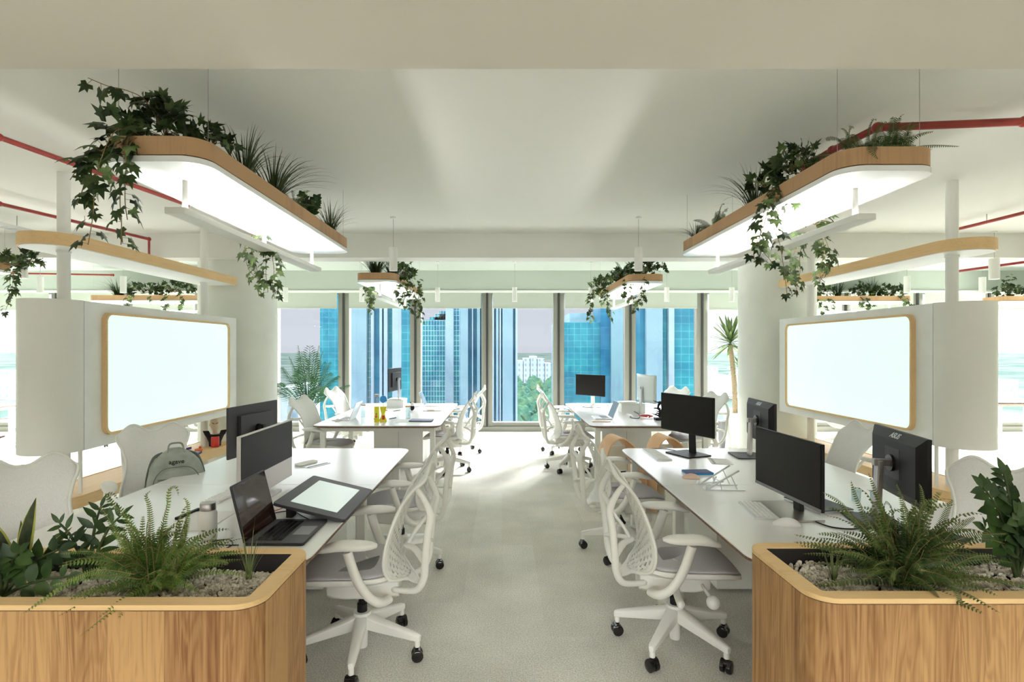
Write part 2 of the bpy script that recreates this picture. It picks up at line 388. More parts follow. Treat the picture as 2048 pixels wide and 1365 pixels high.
# window wall: one bay every 1.39 m, five tinted bays in the middle, clear bays at the sides
BAY = 1.39; X0 = -3.07-BAY
nb = 0
ordw = ['first', 'second', 'third', 'fourth', 'fifth', 'sixth']
for k in range(-6, 11):
    xl = X0+k*BAY; xr = xl+BAY
    if xl < -XW+.1 or xr > XW-.1: continue
    nb += 1
    m = MB()
    for sx in (-.062, .062): m.box((xl+sx, 10.55, 1.40), (.085, .16, 2.62))
    m.box(((xl+xr)/2, 10.56, .13), (BAY, .12, .08)); m.box(((xl+xr)/2, 10.56, 2.70), (BAY, .12, .06))
    fr = MB().box((xl, 10.53, 1.40), (.038, .17, 2.62))
    w = struct('window_%d' % nb, m, M['mullion'], smooth=0)
    g = fr.build('gasket', M['gasket'], w, smooth=0)
    dimmed = 0 <= k <= 5
    p = MB().box(((xl+xr)/2, 10.57, 1.42), (BAY-.20, .008, 2.54)).build('pane', M['dimmed' if dimmed else 'clear'], w, smooth=0)
    # roller blind
    zb = 2.39 if dimmed else 2.36
    b = MB().box((xl+BAY/2+.0, 10.42, (zb+2.70)/2), (BAY-.23, .006, 2.70-zb))
    b = b.build('fabric', M['blind'], None, smooth=0)
    r = empty('roller_blind', (0, 0, 0), 0)
    b.parent = r
    MB().box((xl+BAY/2, 10.42, zb), (BAY-.23, .018, .022)).build('bottom_bar', M['blind'], r, smooth=0)
    if dimmed: lab = 'cream roller blind partly lowered over the %s blue-tinted window from the left' % ordw[k]
    elif k < 0: lab = 'cream roller blind over the %s clear window left of the blue-tinted ones' % (ordw[-k-1])
    else: lab = 'cream roller blind over the %s clear window right of the blue-tinted ones' % (ordw[k-6])
    tag(r, lab, 'blind', 'roller blinds along the window wall')

# ================================================================== outside
def facade_mat(name, c1, c2, line, bw, rh, mort=.05, nscale=.12, rough=.3):
    m = mat(name, c1, rough, spec=.3); t, N, L, b = nt(m)
    tc = N.new('ShaderNodeTexCoord'); mp = N.new('ShaderNodeMapping'); mp.inputs['Rotation'].default_value = (PI/2, 0, 0)
    sp = N.new('ShaderNodeSeparateXYZ'); L.new(tc.outputs['Object'], sp.inputs[0])
    ad = N.new('ShaderNodeMath'); ad.operation = 'ADD'; L.new(sp.outputs[0], ad.inputs[0]); L.new(sp.outputs[1], ad.inputs[1])
    cb = N.new('ShaderNodeCombineXYZ'); L.new(ad.outputs[0], cb.inputs[0]); L.new(sp.outputs[2], cb.inputs[1])
    br = N.new('ShaderNodeTexBrick'); br.offset = 0; br.inputs['Scale'].default_value = 1; br.inputs['Brick Width'].default_value = bw; br.inputs['Row Height'].default_value = rh
    br.inputs['Mortar Size'].default_value = mort; br.inputs['Color1'].default_value = (*c1, 1); br.inputs['Color2'].default_value = (*c2, 1); br.inputs['Mortar'].default_value = (*line, 1)
    L.new(cb.outputs[0], br.inputs['Vector'])
    n = N.new('ShaderNodeTexNoise'); n.inputs['Scale'].default_value = nscale; n.inputs['Detail'].default_value = 5; n.inputs['Distortion'].default_value = 1.5; L.new(tc.outputs['Object'], n.inputs['Vector'])  # large blotches painted into the colour in place of reflections
    r = N.new('ShaderNodeValToRGB'); r.color_ramp.elements[0].position = .35; r.color_ramp.elements[1].position = .68
    r.color_ramp.elements[0].color = (.72, .80, .88, 1); r.color_ramp.elements[1].color = (1.15, 1.3, 1.15, 1); L.new(n.outputs['Fac'], r.inputs[0])
    mx = N.new('ShaderNodeMix'); mx.data_type = 'RGBA'; mx.blend_type = 'MULTIPLY'; mx.inputs[0].default_value = 1
    L.new(br.outputs['Color'], mx.inputs[6]); L.new(r.outputs[0], mx.inputs[7]); L.new(mx.outputs[2], b.inputs['Base Color'])
    return m
M['glassA'] = facade_mat('blue_curtain_wall', (.015, .13, .17), (.022, .16, .195), (.07, .22, .27), 1.1, 1.05, .04)
M['glassB'] = facade_mat('teal_grid_curtain_wall', (.013, .10, .135), (.02, .13, .15), (.27, .34, .37), .55, .98, .05)
M['glassC'] = facade_mat('deep_blue_curtain_wall', (.012, .09, .155), (.018, .115, .18), (.03, .15, .22), 1.3, 1.2, .035)
M['pale'] = facade_mat('pale_stone_cladding', (.135, .205, .24), (.15, .22, .255), (.12, .185, .22), 3.2, 4.5, .04, .05, .7)
M['lilac'] = facade_mat('white_panel_cladding', (.20, .25, .29), (.22, .265, .305), (.175, .22, .26), 3.2, 4.5, .04, .05, .7)
M['flats'] = facade_mat('apartment_facade', (.13, .17, .21), (.16, .19, .22), (.26, .28, .29), 5, 6.0, 1.6, .02, .8)
M['ground'] = noise_col(mat('park_ground', (.2, .3, .2), 1.0, spec=0), (.02, .035, .03), (.055, .065, .06), .012, 8, .35, .65)
M['treetop'] = noise_col(mat('distant_foliage', (.1, .3, .15), 1.0, spec=0), (.02, .075, .06), (.08, .12, .055), .35, 5)
GZ = -38.0
struct('ground', MB().box((0, 2500, GZ-.5), (9000, 5200, 1)), M['ground'], smooth=0)

def tower(label, Y, strips, depth=22, name='office_tower'):
    """strips: (px0, px1, material, top_py, setback, part name) read at distance Y"""
    xs = [(s[0]-1004)/FPX*Y for s in strips]; cx = sum(xs)/len(xs)
    t = empty(name, (cx, Y, GZ), 0, label, 'building')
    for (a, b, mk, top, sb, pn) in strips:
        xa = (a-1004)/FPX*Y-cx; xb = (b-1004)/FPX*Y-cx
        zt = (12 if top is None else (EYE+(698-top)*Y/FPX))-GZ
        MB().box(((xa+xb)/2, sb+depth/2, zt/2), (xb-xa, depth, zt)).build(pn, M[mk], t, smooth=0)
    return t
tower('blue glass office tower seen left of the first dark mullion', 95, [(640, 676, 'glassA', None, 0, 'glass_facade'), (675, 692, 'lilac', None, .5, 'cladding')], depth=6)
tower('tall tower of pale cladding and blue glass strips in second tinted window', 80, [
    (696, 733, 'pale', None, 0, 'cladding'), (733, 740, 'glassB', None, 1, 'glass_strip'), (740, 746, 'lilac', None, .4, 'cladding'),
    (746, 758, 'glassC', None, 1, 'glass_strip'), (758, 763, 'lilac', None, .3, 'cladding'), (763, 767, 'glassC', None, 1, 'glass_strip'),
    (767, 774, 'lilac', None, .2, 'cladding'), (774, 784, 'glassA', None, 1, 'glass_strip'), (784, 803, 'lilac', None, .2, 'cladding'), (803, 821, 'glassA', None, 0, 'glass_strip')], depth=5)
t = tower('teal gridded glass tower with a broad white pier in third tinted window', 105, [
    (838, 892, 'glassB', 640, 0, 'glass_facade'), (892, 907, 'lilac', 612, -1.0, 'cladding'), (907, 920, 'glassB', 612, 0, 'glass_strip')], depth=8)
for i, (a, b, tp) in enumerate(((858, 892, 634), (868, 892, 628), (878, 892, 622))):
    Y = 105
    MB().box((((a+b)/2-1004)/FPX*Y-t.location.x, 6, EYE+(698-tp)*Y/FPX-GZ-2), ((b-a)/FPX*Y, 10, 4)).build('roof_terrace', M['glassB'], t, smooth=0)
tower('pale and blue striped tower just left of the central dark mullion', 70, [
    (920, 936, 'pale', None, 0, 'cladding'), (936, 944, 'glassC', None, .8, 'glass_strip'), (944, 946, 'lilac', None, 0, 'cladding'), (946, 954, 'glassC', None, .8, 'glass_strip'),
    (954, 960, 'pale', None, 0, 'cladding'), (960, 963, 'glassA', None, .8, 'glass_strip'), (963, 966, 'lilac', None, 0, 'cladding'), (966, 972, 'glassC', None, .8, 'glass_strip'), (972, 977, 'lilac', None, 0, 'cladding')])
tower('striped pale stone tower just right of the central dark mullion', 68, [
    (977, 988, 'lilac', None, 0, 'cladding'), (988, 992, 'glassC', None, .8, 'glass_strip'), (992, 997, 'pale', None, 0, 'cladding'), (997, 999, 'glassC', None, .8, 'glass_strip'),
    (999, 1002, 'lilac', None, 0, 'cladding'), (1002, 1005, 'glassC', None, .8, 'glass_strip'), (1005, 1026, 'pale', None, 0, 'cladding'), (1026, 1031, 'glassC', None, .6, 'glass_strip'), (1031, 1035, 'lilac', None, 0, 'cladding')])
tower('low flat-topped pale blue block right of the city gap', 115, [(1110, 1124, 'pale', 647, 0, 'cladding')], depth=8)
tower('blue glass tower with stepped roof in fourth tinted window', 92, [
    (1124, 1200, 'glassA', 645, 0, 'glass_facade'), (1148, 1200, 'pale', 622, 6, 'roof_block'), (1200, 1220, 'glassC', None, -.5, 'glass_strip'), (1220, 1244, 'pale', None, -1, 'cladding'), (1244, 1262, 'glassA', None, -.5, 'glass_strip')], depth=8)
tower('blue tower with wide pale piers in fifth tinted window', 74, [
    (1280, 1290, 'glassC', None, 0, 'glass_strip'), (1290, 1322, 'pale', None, -.8, 'cladding'), (1322, 1334, 'glassA', None, 0, 'glass_strip'), (1334, 1345, 'lilac', None, -.8, 'cladding'), (1345, 1410, 'glassA', None, 0, 'glass_strip')], depth=5)
tower('grey office block low behind the palm fronds', 130, [(548, 574, 'flats', 776, 0, 'wall'), (574, 606, 'lilac', 800, 3, 'wall')], name='office_block')
rng = random.Random(5)
for i, (px, w, top, lab) in enumerate(((1040, 12, 722, 'leftmost'), (1053.5, 13, 717, 'second from left, second tallest'), (1067.5, 13, 713, 'tallest'), (1082, 14, 718, 'second from right'), (1096, 12, 727, 'rightmost'))):
    Y = 620
    tower('%s distant white apartment block beyond the trees in the city gap' % lab, Y, [(px-w/2, px+w/2, 'flats', top, 0, 'wall')], depth=30, name='apartment_block')
for i, (px, w, top, Y, lab) in enumerate(((8, 26, 742, 420, 'pale city block seen at the far left edge of the photo'), (1425, 22, 735, 500, 'pale city block behind the yucca crown'), (1455, 26, 752, 430, 'lower pale city block behind the yucca trunk'), (2020, 34, 760, 400, 'pale city block beyond the right end of the window wall'),)):
    tower(lab, Y, [(px-w/2, px+w/2, 'flats', top, 0, 'wall')], depth=30, name='apartment_block')
bmt = bmesh.new(); bmesh.ops.create_icosphere(bmt, subdivisions=3, radius=1)
rg = random.Random(3)
from mathutils import noise as mnoise
for v in bmt.verts:
    v.co *= 1+.35*mnoise.noise(v.co*2.3)+.15*mnoise.noise(v.co*6)
tm = bpy.data.meshes.new('crown'); bmt.to_mesh(tm); bmt.free(); tm.materials.append(M['treetop'])
n = 0
tr_spots = []
for i in range(2500):
    Y = 150*(3.6**rg.random()); px = rg.uniform(1025, 1112); X = (px-1004)/FPX*Y
    if len(tr_spots) < 60 and all((X-(q[0]-1004)/FPX*q[1])**2+(Y-q[1])**2 > 13.5**2 for q in tr_spots): tr_spots.append((px, Y))
tr_spots.sort(key=lambda q: q[1])
for px, Y in tr_spots:
    X = (px-1004)/FPX*Y; s = rg.uniform(5, 6.4)
    o = bpy.data.objects.new('park_tree', tm); COL.objects.link(o); o.location = (X, Y, GZ+s*.8); o.scale = (s, s, s*rg.uniform(1.0, 1.5)); o.rotation_euler = (0, 0, rg.uniform(0, 6))
    tag(o, 'round green treetop in the park between the two towers', 'tree', 'park trees far below the windows')

# ================================================================== bench desks
def bench(label, x0, x1, y0, y1, nped=True, rot=0):
    """two worktops end to end, length along y"""
    cx, cy = (x0+x1)/2, (y0+y1)/2; w = x1-x0; L = y1-y0
    r = empty('bench_desk', (cx, cy, 0), rot, label, 'desk', 'white bench desks')
    for k in (-1, 1):
        rr = (.10, .10, .004, .004) if k > 0 else (.004, .004, .10, .10)
        o = MB().prism(rrect(w, L/2-.003, rr, 6, 0, k*L/4), DZ-.009, DZ).build('worktop', M['desk'], r, smooth=30, bevel=.002)
        pts = rrect(w, L/2-.003, rr, 6, 0, k*L/4); cc = (0, k*L/4)
        ins = [(p[0]*(1-.035), cc[1]+(p[1]-cc[1])*(1-.035)) for p in pts]
        e = MB().loft([[(p[0], p[1], DZ-.030) for p in ins], [(p[0], p[1], DZ-.020) for p in pts], [(p[0], p[1], DZ-.0095) for p in pts]]).build('edge', M['walnut'], o, smooth=30)
        e['label'] = 'dark brown underside edge'
    for sx in (-1, 1):
        for sy in (-1, 0, 1):
            MB().box((sx*(w/2-.10), sy*(L/2-.12), (DZ-.03)/2), (.06, .06, DZ-.03)).build('leg', M['deskleg'], r, smooth=0, bevel=.006)
    m = MB()
    for sx in (-1, 1): m.box((sx*(w/2-.10), 0, DZ-.055), (.04, L-.2, .05))
    m.box((0, L/2-.12, DZ-.055), (w-.2, .04, .05)); m.box((0, -L/2+.12, DZ-.055), (w-.2, .04, .05))
    m.build('frame', M['deskleg'], r, smooth=0)
    if nped:
        p = MB().box((0, .36, (DZ-.08)/2+.01), (.68, .55, DZ-.10)).build('pedestal', M['deskleg'], r, smooth=0, bevel=.003)
        MB().box((0, .082, .35), (.003, .002, .6)).build('panel_joint', M['mullion'], p, smooth=0)
    return r
bench('near left bench desk in white holding the laptop and pen display', -2.23, -.80, 2.19, 4.72)
bench('near right bench desk in white holding four monitors', 1.03, 2.47, 2.20, 4.72)
bench('far left bench desk in white by the palm', -2.16, -.70, 6.10, 8.62)
bench('far right bench desk in white with the curved silver monitor', 1.0, 2.44, 6.10, 8.62)
bench('white bench desk behind the left partition, cut off by the left edge', -6.6, -5.0, 3.0, 5.5)
bench('white bench desk by the window at the far left edge', -9.6, -7.6, 7.2, 8.6, False)
bench('white bench desk by the window at the far right edge', 7.6, 9.2, 8.75, 10.0, False)
bench('white bench desk under the window behind the right partition', 4.2, 6.4, 9.0, 10.1, False)

# ================================================================== task chairs (facing +x)
def lerp_tab(tab, v):
    for i in range(len(tab)-1):
        a, b = tab[i], tab[i+1]
        if v <= b[0]:
            t = (v-a[0])/(b[0]-a[0]); t = max(0, min(1, t)); return a[1]+(b[1]-a[1])*t
    return tab[-1][1]
def catmull_tab(tab, v):
    n = len(tab)
    for i in range(n-1):
        if v <= tab[i+1][0] or i == n-2:
            p1, p2 = tab[i], tab[i+1]; p0 = tab[max(0, i-1)]; p3 = tab[min(n-1, i+2)]
            t = max(0, min(1, (v-p1[0])/(p2[0]-p1[0])))
            return .5*(2*p1[1]+(p2[1]-p0[1])*t+(2*p0[1]-5*p1[1]+4*p2[1]-p3[1])*t*t+(3*p1[1]-p0[1]-3*p2[1]+p3[1])*t**3)
HW = [(0, .075), (.05, .135), (.12, .185), (.22, .215), (.35, .215), (.50, .192), (.65, .182), (.78, .200), (.90, .228), (.97, .232), (1, .215)]
XP = [(0, -.295), (.08, -.245), (.2, -.205), (.32, -.195), (.5, -.215), (.7, -.262), (.87, -.325), (1, -.385)]
def back_point(u, v):
    hw = catmull_tab(HW, v); z = .37+.63*v
    top = max(0, (v-.72)/.28)**2
    lob = .030*math.cos(2*PI*(abs(u)-.62)/1.1)*1.0 if abs(u) < 1.01 else 0
    z += top*(lob-.02*abs(u)**4)
    bot = max(0, (.15-v)/.15)
    z += bot*.05*u*u
    x = catmull_tab(XP, v)+.055*u*u*(1-.4*v)
    return (x, u*hw, z)
def make_chair(kind):
    r = empty('task_chair')
    # base: five arms with casters
    for k in range(5):
        a = R(72*k+20); ca, sa = math.cos(a), math.sin(a)
        m = MB(); secs = []
        for rr, w, zt, h in ((.02, .034, .215, .075), (.08, .030, .195, .065), (.20, .024, .165, .050), (.305, .019, .138, .036), (.325, .013, .130, .03)):
            q = []
            for (yy, zz) in ((-w*.55, zt), (-w, zt-.008), (-w*.8, zt-h), (w*.8, zt-h), (w, zt-.008), (w*.55, zt)):
                q.append((rr*ca-yy*sa, rr*sa+yy*ca, zz))
            secs.append(q)
        m.loft(secs); m.cyl((.308*ca, .308*sa, .070), (.308*ca, .308*sa, .12), .014, seg=12)
        m.build('base_arm', M['chair'], r, smooth=50, bevel=.003)
        m = MB(); ang = a+R(35+40*k); dx, dy = math.cos(ang), math.sin(ang)
        cx, cy = .308*ca, .308*sa
        for s in (-1, 1):
            m.tube([(cx+dx*s*.005, cy+dy*s*.005, .030), (cx+dx*s*.008, cy+dy*s*.008, .030), (cx+dx*s*.024, cy+dy*s*.024, .030), (cx+dx*s*.028, cy+dy*s*.028, .030)], [.026, .030, .030, .024], 18)
        m.cyl((cx, cy, .03), (cx, cy, .075), .010, seg=10)
        m.tube([(cx-dx*.026, cy-dy*.026, .046), (cx+dx*.026, cy+dy*.026, .046)], .020, 12)
        m.build('caster', M['blackgloss'], r, smooth=40)
    MB().lathe([(.001, .035), (.026, .035), (.028, .045), (.030, .20), (.045, .205), (.045, .222), (.001, .222)]).build('hub', M['chair'], r)
    MB().lathe([(.001, .222), (.026, .222), (.026, .262), (.018, .266), (.018, .33), (.001, .33)]).build('gas_lift', M['black'], r)
    # tilt mechanism
    m = MB()
    m.loft([[(x, y*s, z) for (y, z) in ((-1, .33), (-1, .40), (-.6, .425), (.6, .425), (1, .40), (1, .33), (.6, .31), (-.6, .31))] for x, s in ((-.20, .07), (-.12, .10), (.08, .10), (.17, .06))])
    m.box((.02, 0, .43), (.30, .30, .018))
    m.build('tilt_housing', M['chair'], r, smooth=40, bevel=.006)
    MB().tube([(-.02, -.10, .335), (-.03, -.24, .33)], .020, 12).ball((-.03, -.24, .33), .020, 10, 6).build('tilt_lever', M['chair'], r)
    MB().tube([(.12, -.08, .36), (.13, -.17, .34)], .008, 8).ball((.14, -.20, .325), .034, 14, 10).build('tension_knob', M['white'], r, smooth=180)
    # seat: frame plus stretched mesh
    def seat_out(s, dz, n=40):
        q = []
        for i in range(n):
            a = 2*PI*i/n; c, sn = math.cos(a), math.sin(a); ex = 2/3.4
            x = .055+s*.255*math.copysign(abs(c)**ex, c); y = s*.245*math.copysign(abs(sn)**ex, sn)
            z = .475+dz-.9*max(0, x-.16)**2*1.8+.05*max(0, abs(y)-.12)
            q.append((x, y, z))
        return q
    m = MB(); m.loft([seat_out(.90, .0), seat_out(1.0, .0), seat_out(1.01, -.018), seat_out(.93, -.034), seat_out(.6, -.036)], caps=True)
    m.build('seat_frame', M['chair'], r, smooth=60)
    secs = [seat_out(s, dz) for s, dz in ((.97, .004), (.93, .010), (.85, .012), (.6, .008), (.3, .004), (.02, .003))]
    MB().loft(secs).build('seat', M['mesh'], r, smooth=180)
    # arms
    for s in (-1, 1):
        m = MB(); P = spline([(-.16, s*.17, .355), (-.13, s*.245, .375), (-.08, s*.285, .43), (-.03, s*.295, .52), (.01, s*.295, .64)], 5)
        m.tube(P, [.028]*8+[.026]*(len(P)-8), 12, flat=.8, up=(1, 0, 0))
        po = m.build('armrest_post', M['chair'], r, smooth=60)
        MB().box((-.035, s*.3125, .53), (.007, .003, .09), (0, .30, 0)).build('slot', M['gasket'], po, smooth=0)
        secs = []
        for t in range(11):
            f = t/10; x = -.13+.28*f
            w = .046*(1-abs(2*f-1)**3.2*.75); h = .021*(1-abs(2*f-1)**4*.6); z = .668-.018*max(0, f-.55)**2*8
            y0 = s*(.295-.015*f)
            secs.append([(x, y0+w*math.copysign(abs(math.cos(a))**.75, math.cos(a)), z+h*math.copysign(abs(math.sin(a))**.8, math.sin(a))) for a in [2*PI*q/16 for q in range(16)]])
        MB().loft(secs).build('armrest_pad', M['chair'], r, smooth=180)
    # back shell
    nu, nv = 18, 34
    m = MB(); grid = [[back_point(-1+2*i/nu, j/nv) for i in range(nu+1)] for j in range(nv+1)]
    m.sheet(grid); m.uv = [(i/nu, j/nv) for j in range(nv+1) for i in range(nu+1)]
    m.build('back', M['perf'] if kind == 'open' else M['back_fabric'], r, smooth=180, solid=.006)
    per = [back_point(1, j/nv) for j in range(0, nv+1)]+[back_point(1-2*i/24, 1) for i in range(1, 25)]+[back_point(-1, 1-j/nv) for j in range(1, nv+1)]+[back_point(-1+2*i/10, 0) for i in range(1, 10)]
    MB().tube(per, .0085, 8, closed=True).build('back_rim', M['chair'], r, smooth=180)
    # rear frame loop
    m = MB()
    for s in (-1, 1):
        P = spline([(-.298, s*.200, .915), (-.338, s*.197, .86), (-.372, s*.188, .775), (-.358, s*.182, .68), (-.345, s*.175, .55), (-.335, s*.155, .45), (-.29, s*.12, .375), (-.17, s*.07, .36)], 5)
        m.tube(P, [.012+.007*min(1, i/10) for i in range(len(P))], 10, flat=.75, up=(1, 0, 0))
    m.tube(spline([(-.366, -.185, .765), (-.355, -.10, .752), (-.350, 0, .748), (-.355, .10, .752), (-.366, .185, .765)], 4), .017, 10, flat=.7)
    m.build('back_frame', M['chair'], r, smooth=180)
    m = MB(); m.tube(spline([(-.345, -.165, .53), (-.285, -.06, .56), (-.235, 0, .565), (-.285, .06, .56), (-.345, .165, .53)], 4), .012, 8, flat=1.8, up=(0, 0, 1))
    m.tube(spline([(-.24, 0, .57), (-.28, 0, .64), (-.36, 0, .74)], 4), .010, 8)
    m.build('lumbar_support', M['chair'], r, smooth=180)
    return r
proto_open = make_chair('open'); proto_solid = make_chair('solid')
used = {'open': False, 'solid': False}
def place_chair(kind, x, y, deg, label, group='white task chairs at the benches'):
    p = proto_open if kind == 'open' else proto_solid
    o = copy_tree(p) if used[kind] else p
    used[kind] = True
    o.location = (x, y, 0); o.rotation_euler = (0, 0, R(deg)); tag(o, label, 'chair', group)
    return o
place_chair('open', -.735, 2.84, 183, 'white perforated task chair nearest the left planter, facing the laptop desk')
place_chair('open', -.75, 4.02, 180, 'white task chair at the left desk behind the nearest one, by the figurine end')
place_chair('open', .935, 2.92, -4, 'white perforated task chair nearest the right planter, facing the keyboard')
place_chair('open', .95, 4.26, 2, 'white task chair at the near right desk, second along the aisle')
place_chair('open', -.72, 7.10, 178, 'white task chair on the aisle side of the far left desk, front one')
place_chair('open', -.64, 8.35, 181, 'white task chair on the aisle side of the far left desk, by the potted sprout')
place_chair('open', .90, 7.15, 2, 'white task chair on the aisle side of the far right desk, front one')
place_chair('open', .93, 8.35, -2, 'white task chair on the aisle side of the far right desk, nearest the window')
place_chair('solid', -2.30, 2.62, -45, 'solid-backed white chair cut by the left edge, behind the snake plant')
place_chair('solid', -2.44, 3.84, -52, 'solid-backed white chair with the grey-green backpack on its seat')
place_chair('solid', -2.12, 6.50, -12, 'solid-backed white chair at the far left desk, nearer one below the palm')
place_chair('solid', -2.18, 7.95, -14, 'solid-backed white chair at the far left desk, one nearest the window')
place_chair('solid', 2.45, 4.20, 178, 'solid-backed white chair between the right desk and whiteboard, behind the monitors')
place_chair('solid', 2.31, 2.52, 222, 'solid-backed white chair at the right edge behind the glossy-leaved plant')
place_chair('solid', 2.50, 7.0, 200, 'solid-backed white chair left of the yucca pot at the far right desk')
place_chair('solid', 2.36, 8.0, 210, 'solid-backed white chair mostly hidden behind the near right monitor')
place_chair('open', 8.75, 8.5, 150, 'white task chair at the far right edge by the window')
place_chair('open', 5.50, 8.75, 95, 'white task chair seen below the right whiteboard panel')
place_chair('open', -6.75, 8.75, 60, 'white task chair whose caster shows below the left pod')
place_chair('open', -7.9, 8.9, 200, 'white task chair at the far left edge under the distant desk')
place_chair('open', -4.7, 8.7, 100, 'white task chair seen past the backpack under the left partition')

# ================================================================== plywood lounge chairs
def ply_chair(x, y, deg, label):
    r = empty('lounge_chair', (x, y, 0), R(deg), label, 'chair', 'bentwood lounge chairs between the benches')
    m = MB(); secs = []
    for k in range(25):
        a = PI*k/24
        cx, cz = math.cos(a)*.20, math.sin(a)
        z = .36+.38*cz
        secs.append([(-.14-.05*cz, cx*1.0, z), (.10-.10*cz, cx*1.15, z-.02), (.10-.10*cz, cx*1.08, z-.035), (-.14-.05*cz, cx*.90, z-.02)])
    pre = [[(p[0], p[1], q) for p in secs[0]] for q in (.02, .2)]; post = [[(p[0], p[1], q) for p in secs[-1]] for q in (.2, .02)]
    m.loft(pre+secs+post).build('shell', M['ply'], r, smooth=60, bevel=.004)
    MB().box((0, 0, .30), (.26, .31, .05)).build('seat', M['pot'], r, smooth=0, bevel=.02)
    MB().box((-.12, 0, .5), (.03, .27, .26), (0, -.15, 0)).build('cushion', M['pot'], r, smooth=0, bevel=.012)
    MB().box((0, 0, .14), (.20, .26, .28)).build('plinth', M['pot'], r, smooth=0, bevel=.01)
ply_chair(1.17, 5.30, -70, 'low bent plywood chair with arched back, left one, between the right desks')
ply_chair(1.66, 5.35, -70, 'low bent plywood chair with arched back peeking over the desk below the monitor')

# ================================================================== media partitions
def partition(sgn, X, y0, y1, r_, label):
    """panel face at x = sgn*X toward the aisle, rounded end toward the viewer"""
    t = empty('media_partition', (sgn*(X+r_), (y0+y1)/2, 0), 0, label, 'partition', 'freestanding media partitions')
    oy = (y0+y1)/2; h0 = y0-oy; h1 = y1-oy
    def stadium(rr, ya, yb, n=24):
        q = [(rr*math.cos(PI+PI*k/n), ya+rr*math.sin(PI+PI*k/n)) for k in range(n+1)]
        return q+[(rr, yb), (-rr, yb)]
    def cap(rr, ya, n=24):
        return [(rr*math.cos(PI+PI*k/n), ya+rr*math.sin(PI+PI*k/n)) for k in range(n+1)]
    MB().box((0, (h0+h1)/2+.002, 1.40), (2*r_, h1-h0-.004, 1.11)).build('panel', M['panel'], t, smooth=0, bevel=.003)
    MB().prism(cap(r_, h0-.003), .845, 1.957).build('end_cap', M['chair'], t, smooth=50)
    for yy, rr, nm in ((h0+.08, .042, 'pole'), (h1-.29, .040, 'pole')):
        MB().cyl((0, yy, 0), (0, yy, 2.93), rr, seg=28).cyl((0, yy, 2.325), (0, yy, 2.338), rr+.006, seg=28).build(nm, M['white'], t)
    MB().cyl((-sgn*.14, h0+.06, .40), (-sgn*.14, h0+.06, .86), .014, seg=12).build('brace', M['white'], t)
    cn = MB().prism(stadium(r_-.012, h0, h1), 2.338, 2.40).build('canopy', M['panel'], t, smooth=50)
    MB().ring(stadium(r_+.002, h0, h1+.01), stadium(r_-.011, h0, h1-.004), 2.343, 2.432).build('rim', M['oak_h'], cn, smooth=50)
    b = MB().prism(stadium(r_-.01, h0, h1), .44, .512).build('shelf', M['oak_h'], t, smooth=50)
    MB().ring(stadium(r_+.002, h0, h1+.01), stadium(r_-.009, h0, h1-.004), .43, .516).build('rim', M['oak_h'], b, smooth=50)
    return t
partition(-1, 3.10, 4.005, 6.30, .215, 'white pod partition on two poles with oak canopy, left of the aisle')
partition(1, 3.36, 4.21, 6.54, .215, 'white pod partition on two poles with oak canopy, right of the aisle')
def whiteboard(sgn, X, ya, yb, z0, z1, label):
    t = empty('whiteboard', (sgn*X, (ya+yb)/2, (z0+z1)/2), 0, label, 'whiteboard', 'wood-framed boards on the partitions')
    L, H = yb-ya, z1-z0
    rot = Matrix(((0, 0, -sgn, 0), (1, 0, 0, 0), (0, 1, 0, 0), (0, 0, 0, 1)))
    m = MB().mat(rot); m.ring(rrect(L, H, .07, 8), rrect(L-.035, H-.035, .056, 8), 0, .038); m.build('frame', M['oak_h'], t, smooth=50)
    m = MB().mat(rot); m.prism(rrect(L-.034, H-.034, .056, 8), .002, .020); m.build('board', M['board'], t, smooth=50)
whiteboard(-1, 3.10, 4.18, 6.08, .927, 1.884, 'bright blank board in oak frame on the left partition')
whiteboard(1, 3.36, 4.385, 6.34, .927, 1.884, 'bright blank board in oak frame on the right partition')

# ================================================================== hanging plant trays with uplights
def tray(label, x0, x1, y0, y1, along='y', lab2=None, scale=1.0):
    cx, cy = (x0+x1)/2, (y0+y1)/2; w, L = x1-x0, y1-y0
    t = empty('hanging_planter', (cx, cy, 2.413), 0, label, 'planter', 'oak-edged planters hung from the ceiling')
    z = lambda q: q-2.413
    MB().ring(rrect(w, L, .11, 10), rrect(w-.03, L-.03, .097, 10), z(2.445), z(2.525)).build('rim', M['oak_t'], t, smooth=50)
    MB().prism(rrect(w-.028, L-.028, .096, 10), z(2.446), z(2.50)).build('soil', M['soil'], t, smooth=50)
    MB().prism(rrect(w-.04, L-.04, .09, 10), z(2.438), z(2.446)).build('shadow_gap', M['liner'], t, smooth=50)
    MB().prism(rrect(w+.006, L+.006, .113, 10), z(2.413), z(2.439)).build('underside', M['desk'], t, smooth=50)
    for sx in (-1, 1):
        for sy in (-1, 1):
            MB().cyl((sx*(w/2-.03), sy*(L/2-.1), z(2.5)), (sx*(w/2-.03), sy*(L/2-.1), (2.93 if y0 < 6 else 3.05)-2.413), .0012, seg=5).build('wire', M['steel'], t)
    # light bar below
    ax = 1 if along == 'y' else 0; Lb = (L if ax else w)*.84
    b = empty('light_bar', (cx, cy, 2.413), 0, lab2, 'lamp', 'uplight bars under the hanging planters')
    sz = (.095, Lb, .032) if ax else (Lb, .095, .032)
    MB().box((0, 0, z(2.250)), sz).build('housing', M['white'], b, smooth=0, bevel=.003)
    sz2 = (.04, Lb-.12, .003) if ax else (Lb-.12, .04, .003)
    MB().box((0, 0, z(2.2685)), sz2).build('diffuser', M['lamp'], b, smooth=0)
    for k in (-.46, 0, .46):
        p = (0, k*Lb*.99) if ax else (k*Lb*.99, 0)
        MB().cyl((p[0], p[1], z(2.266)), (p[0], p[1], z(2.413)), .013, seg=14).build('rod', M['white'], b)
    return t
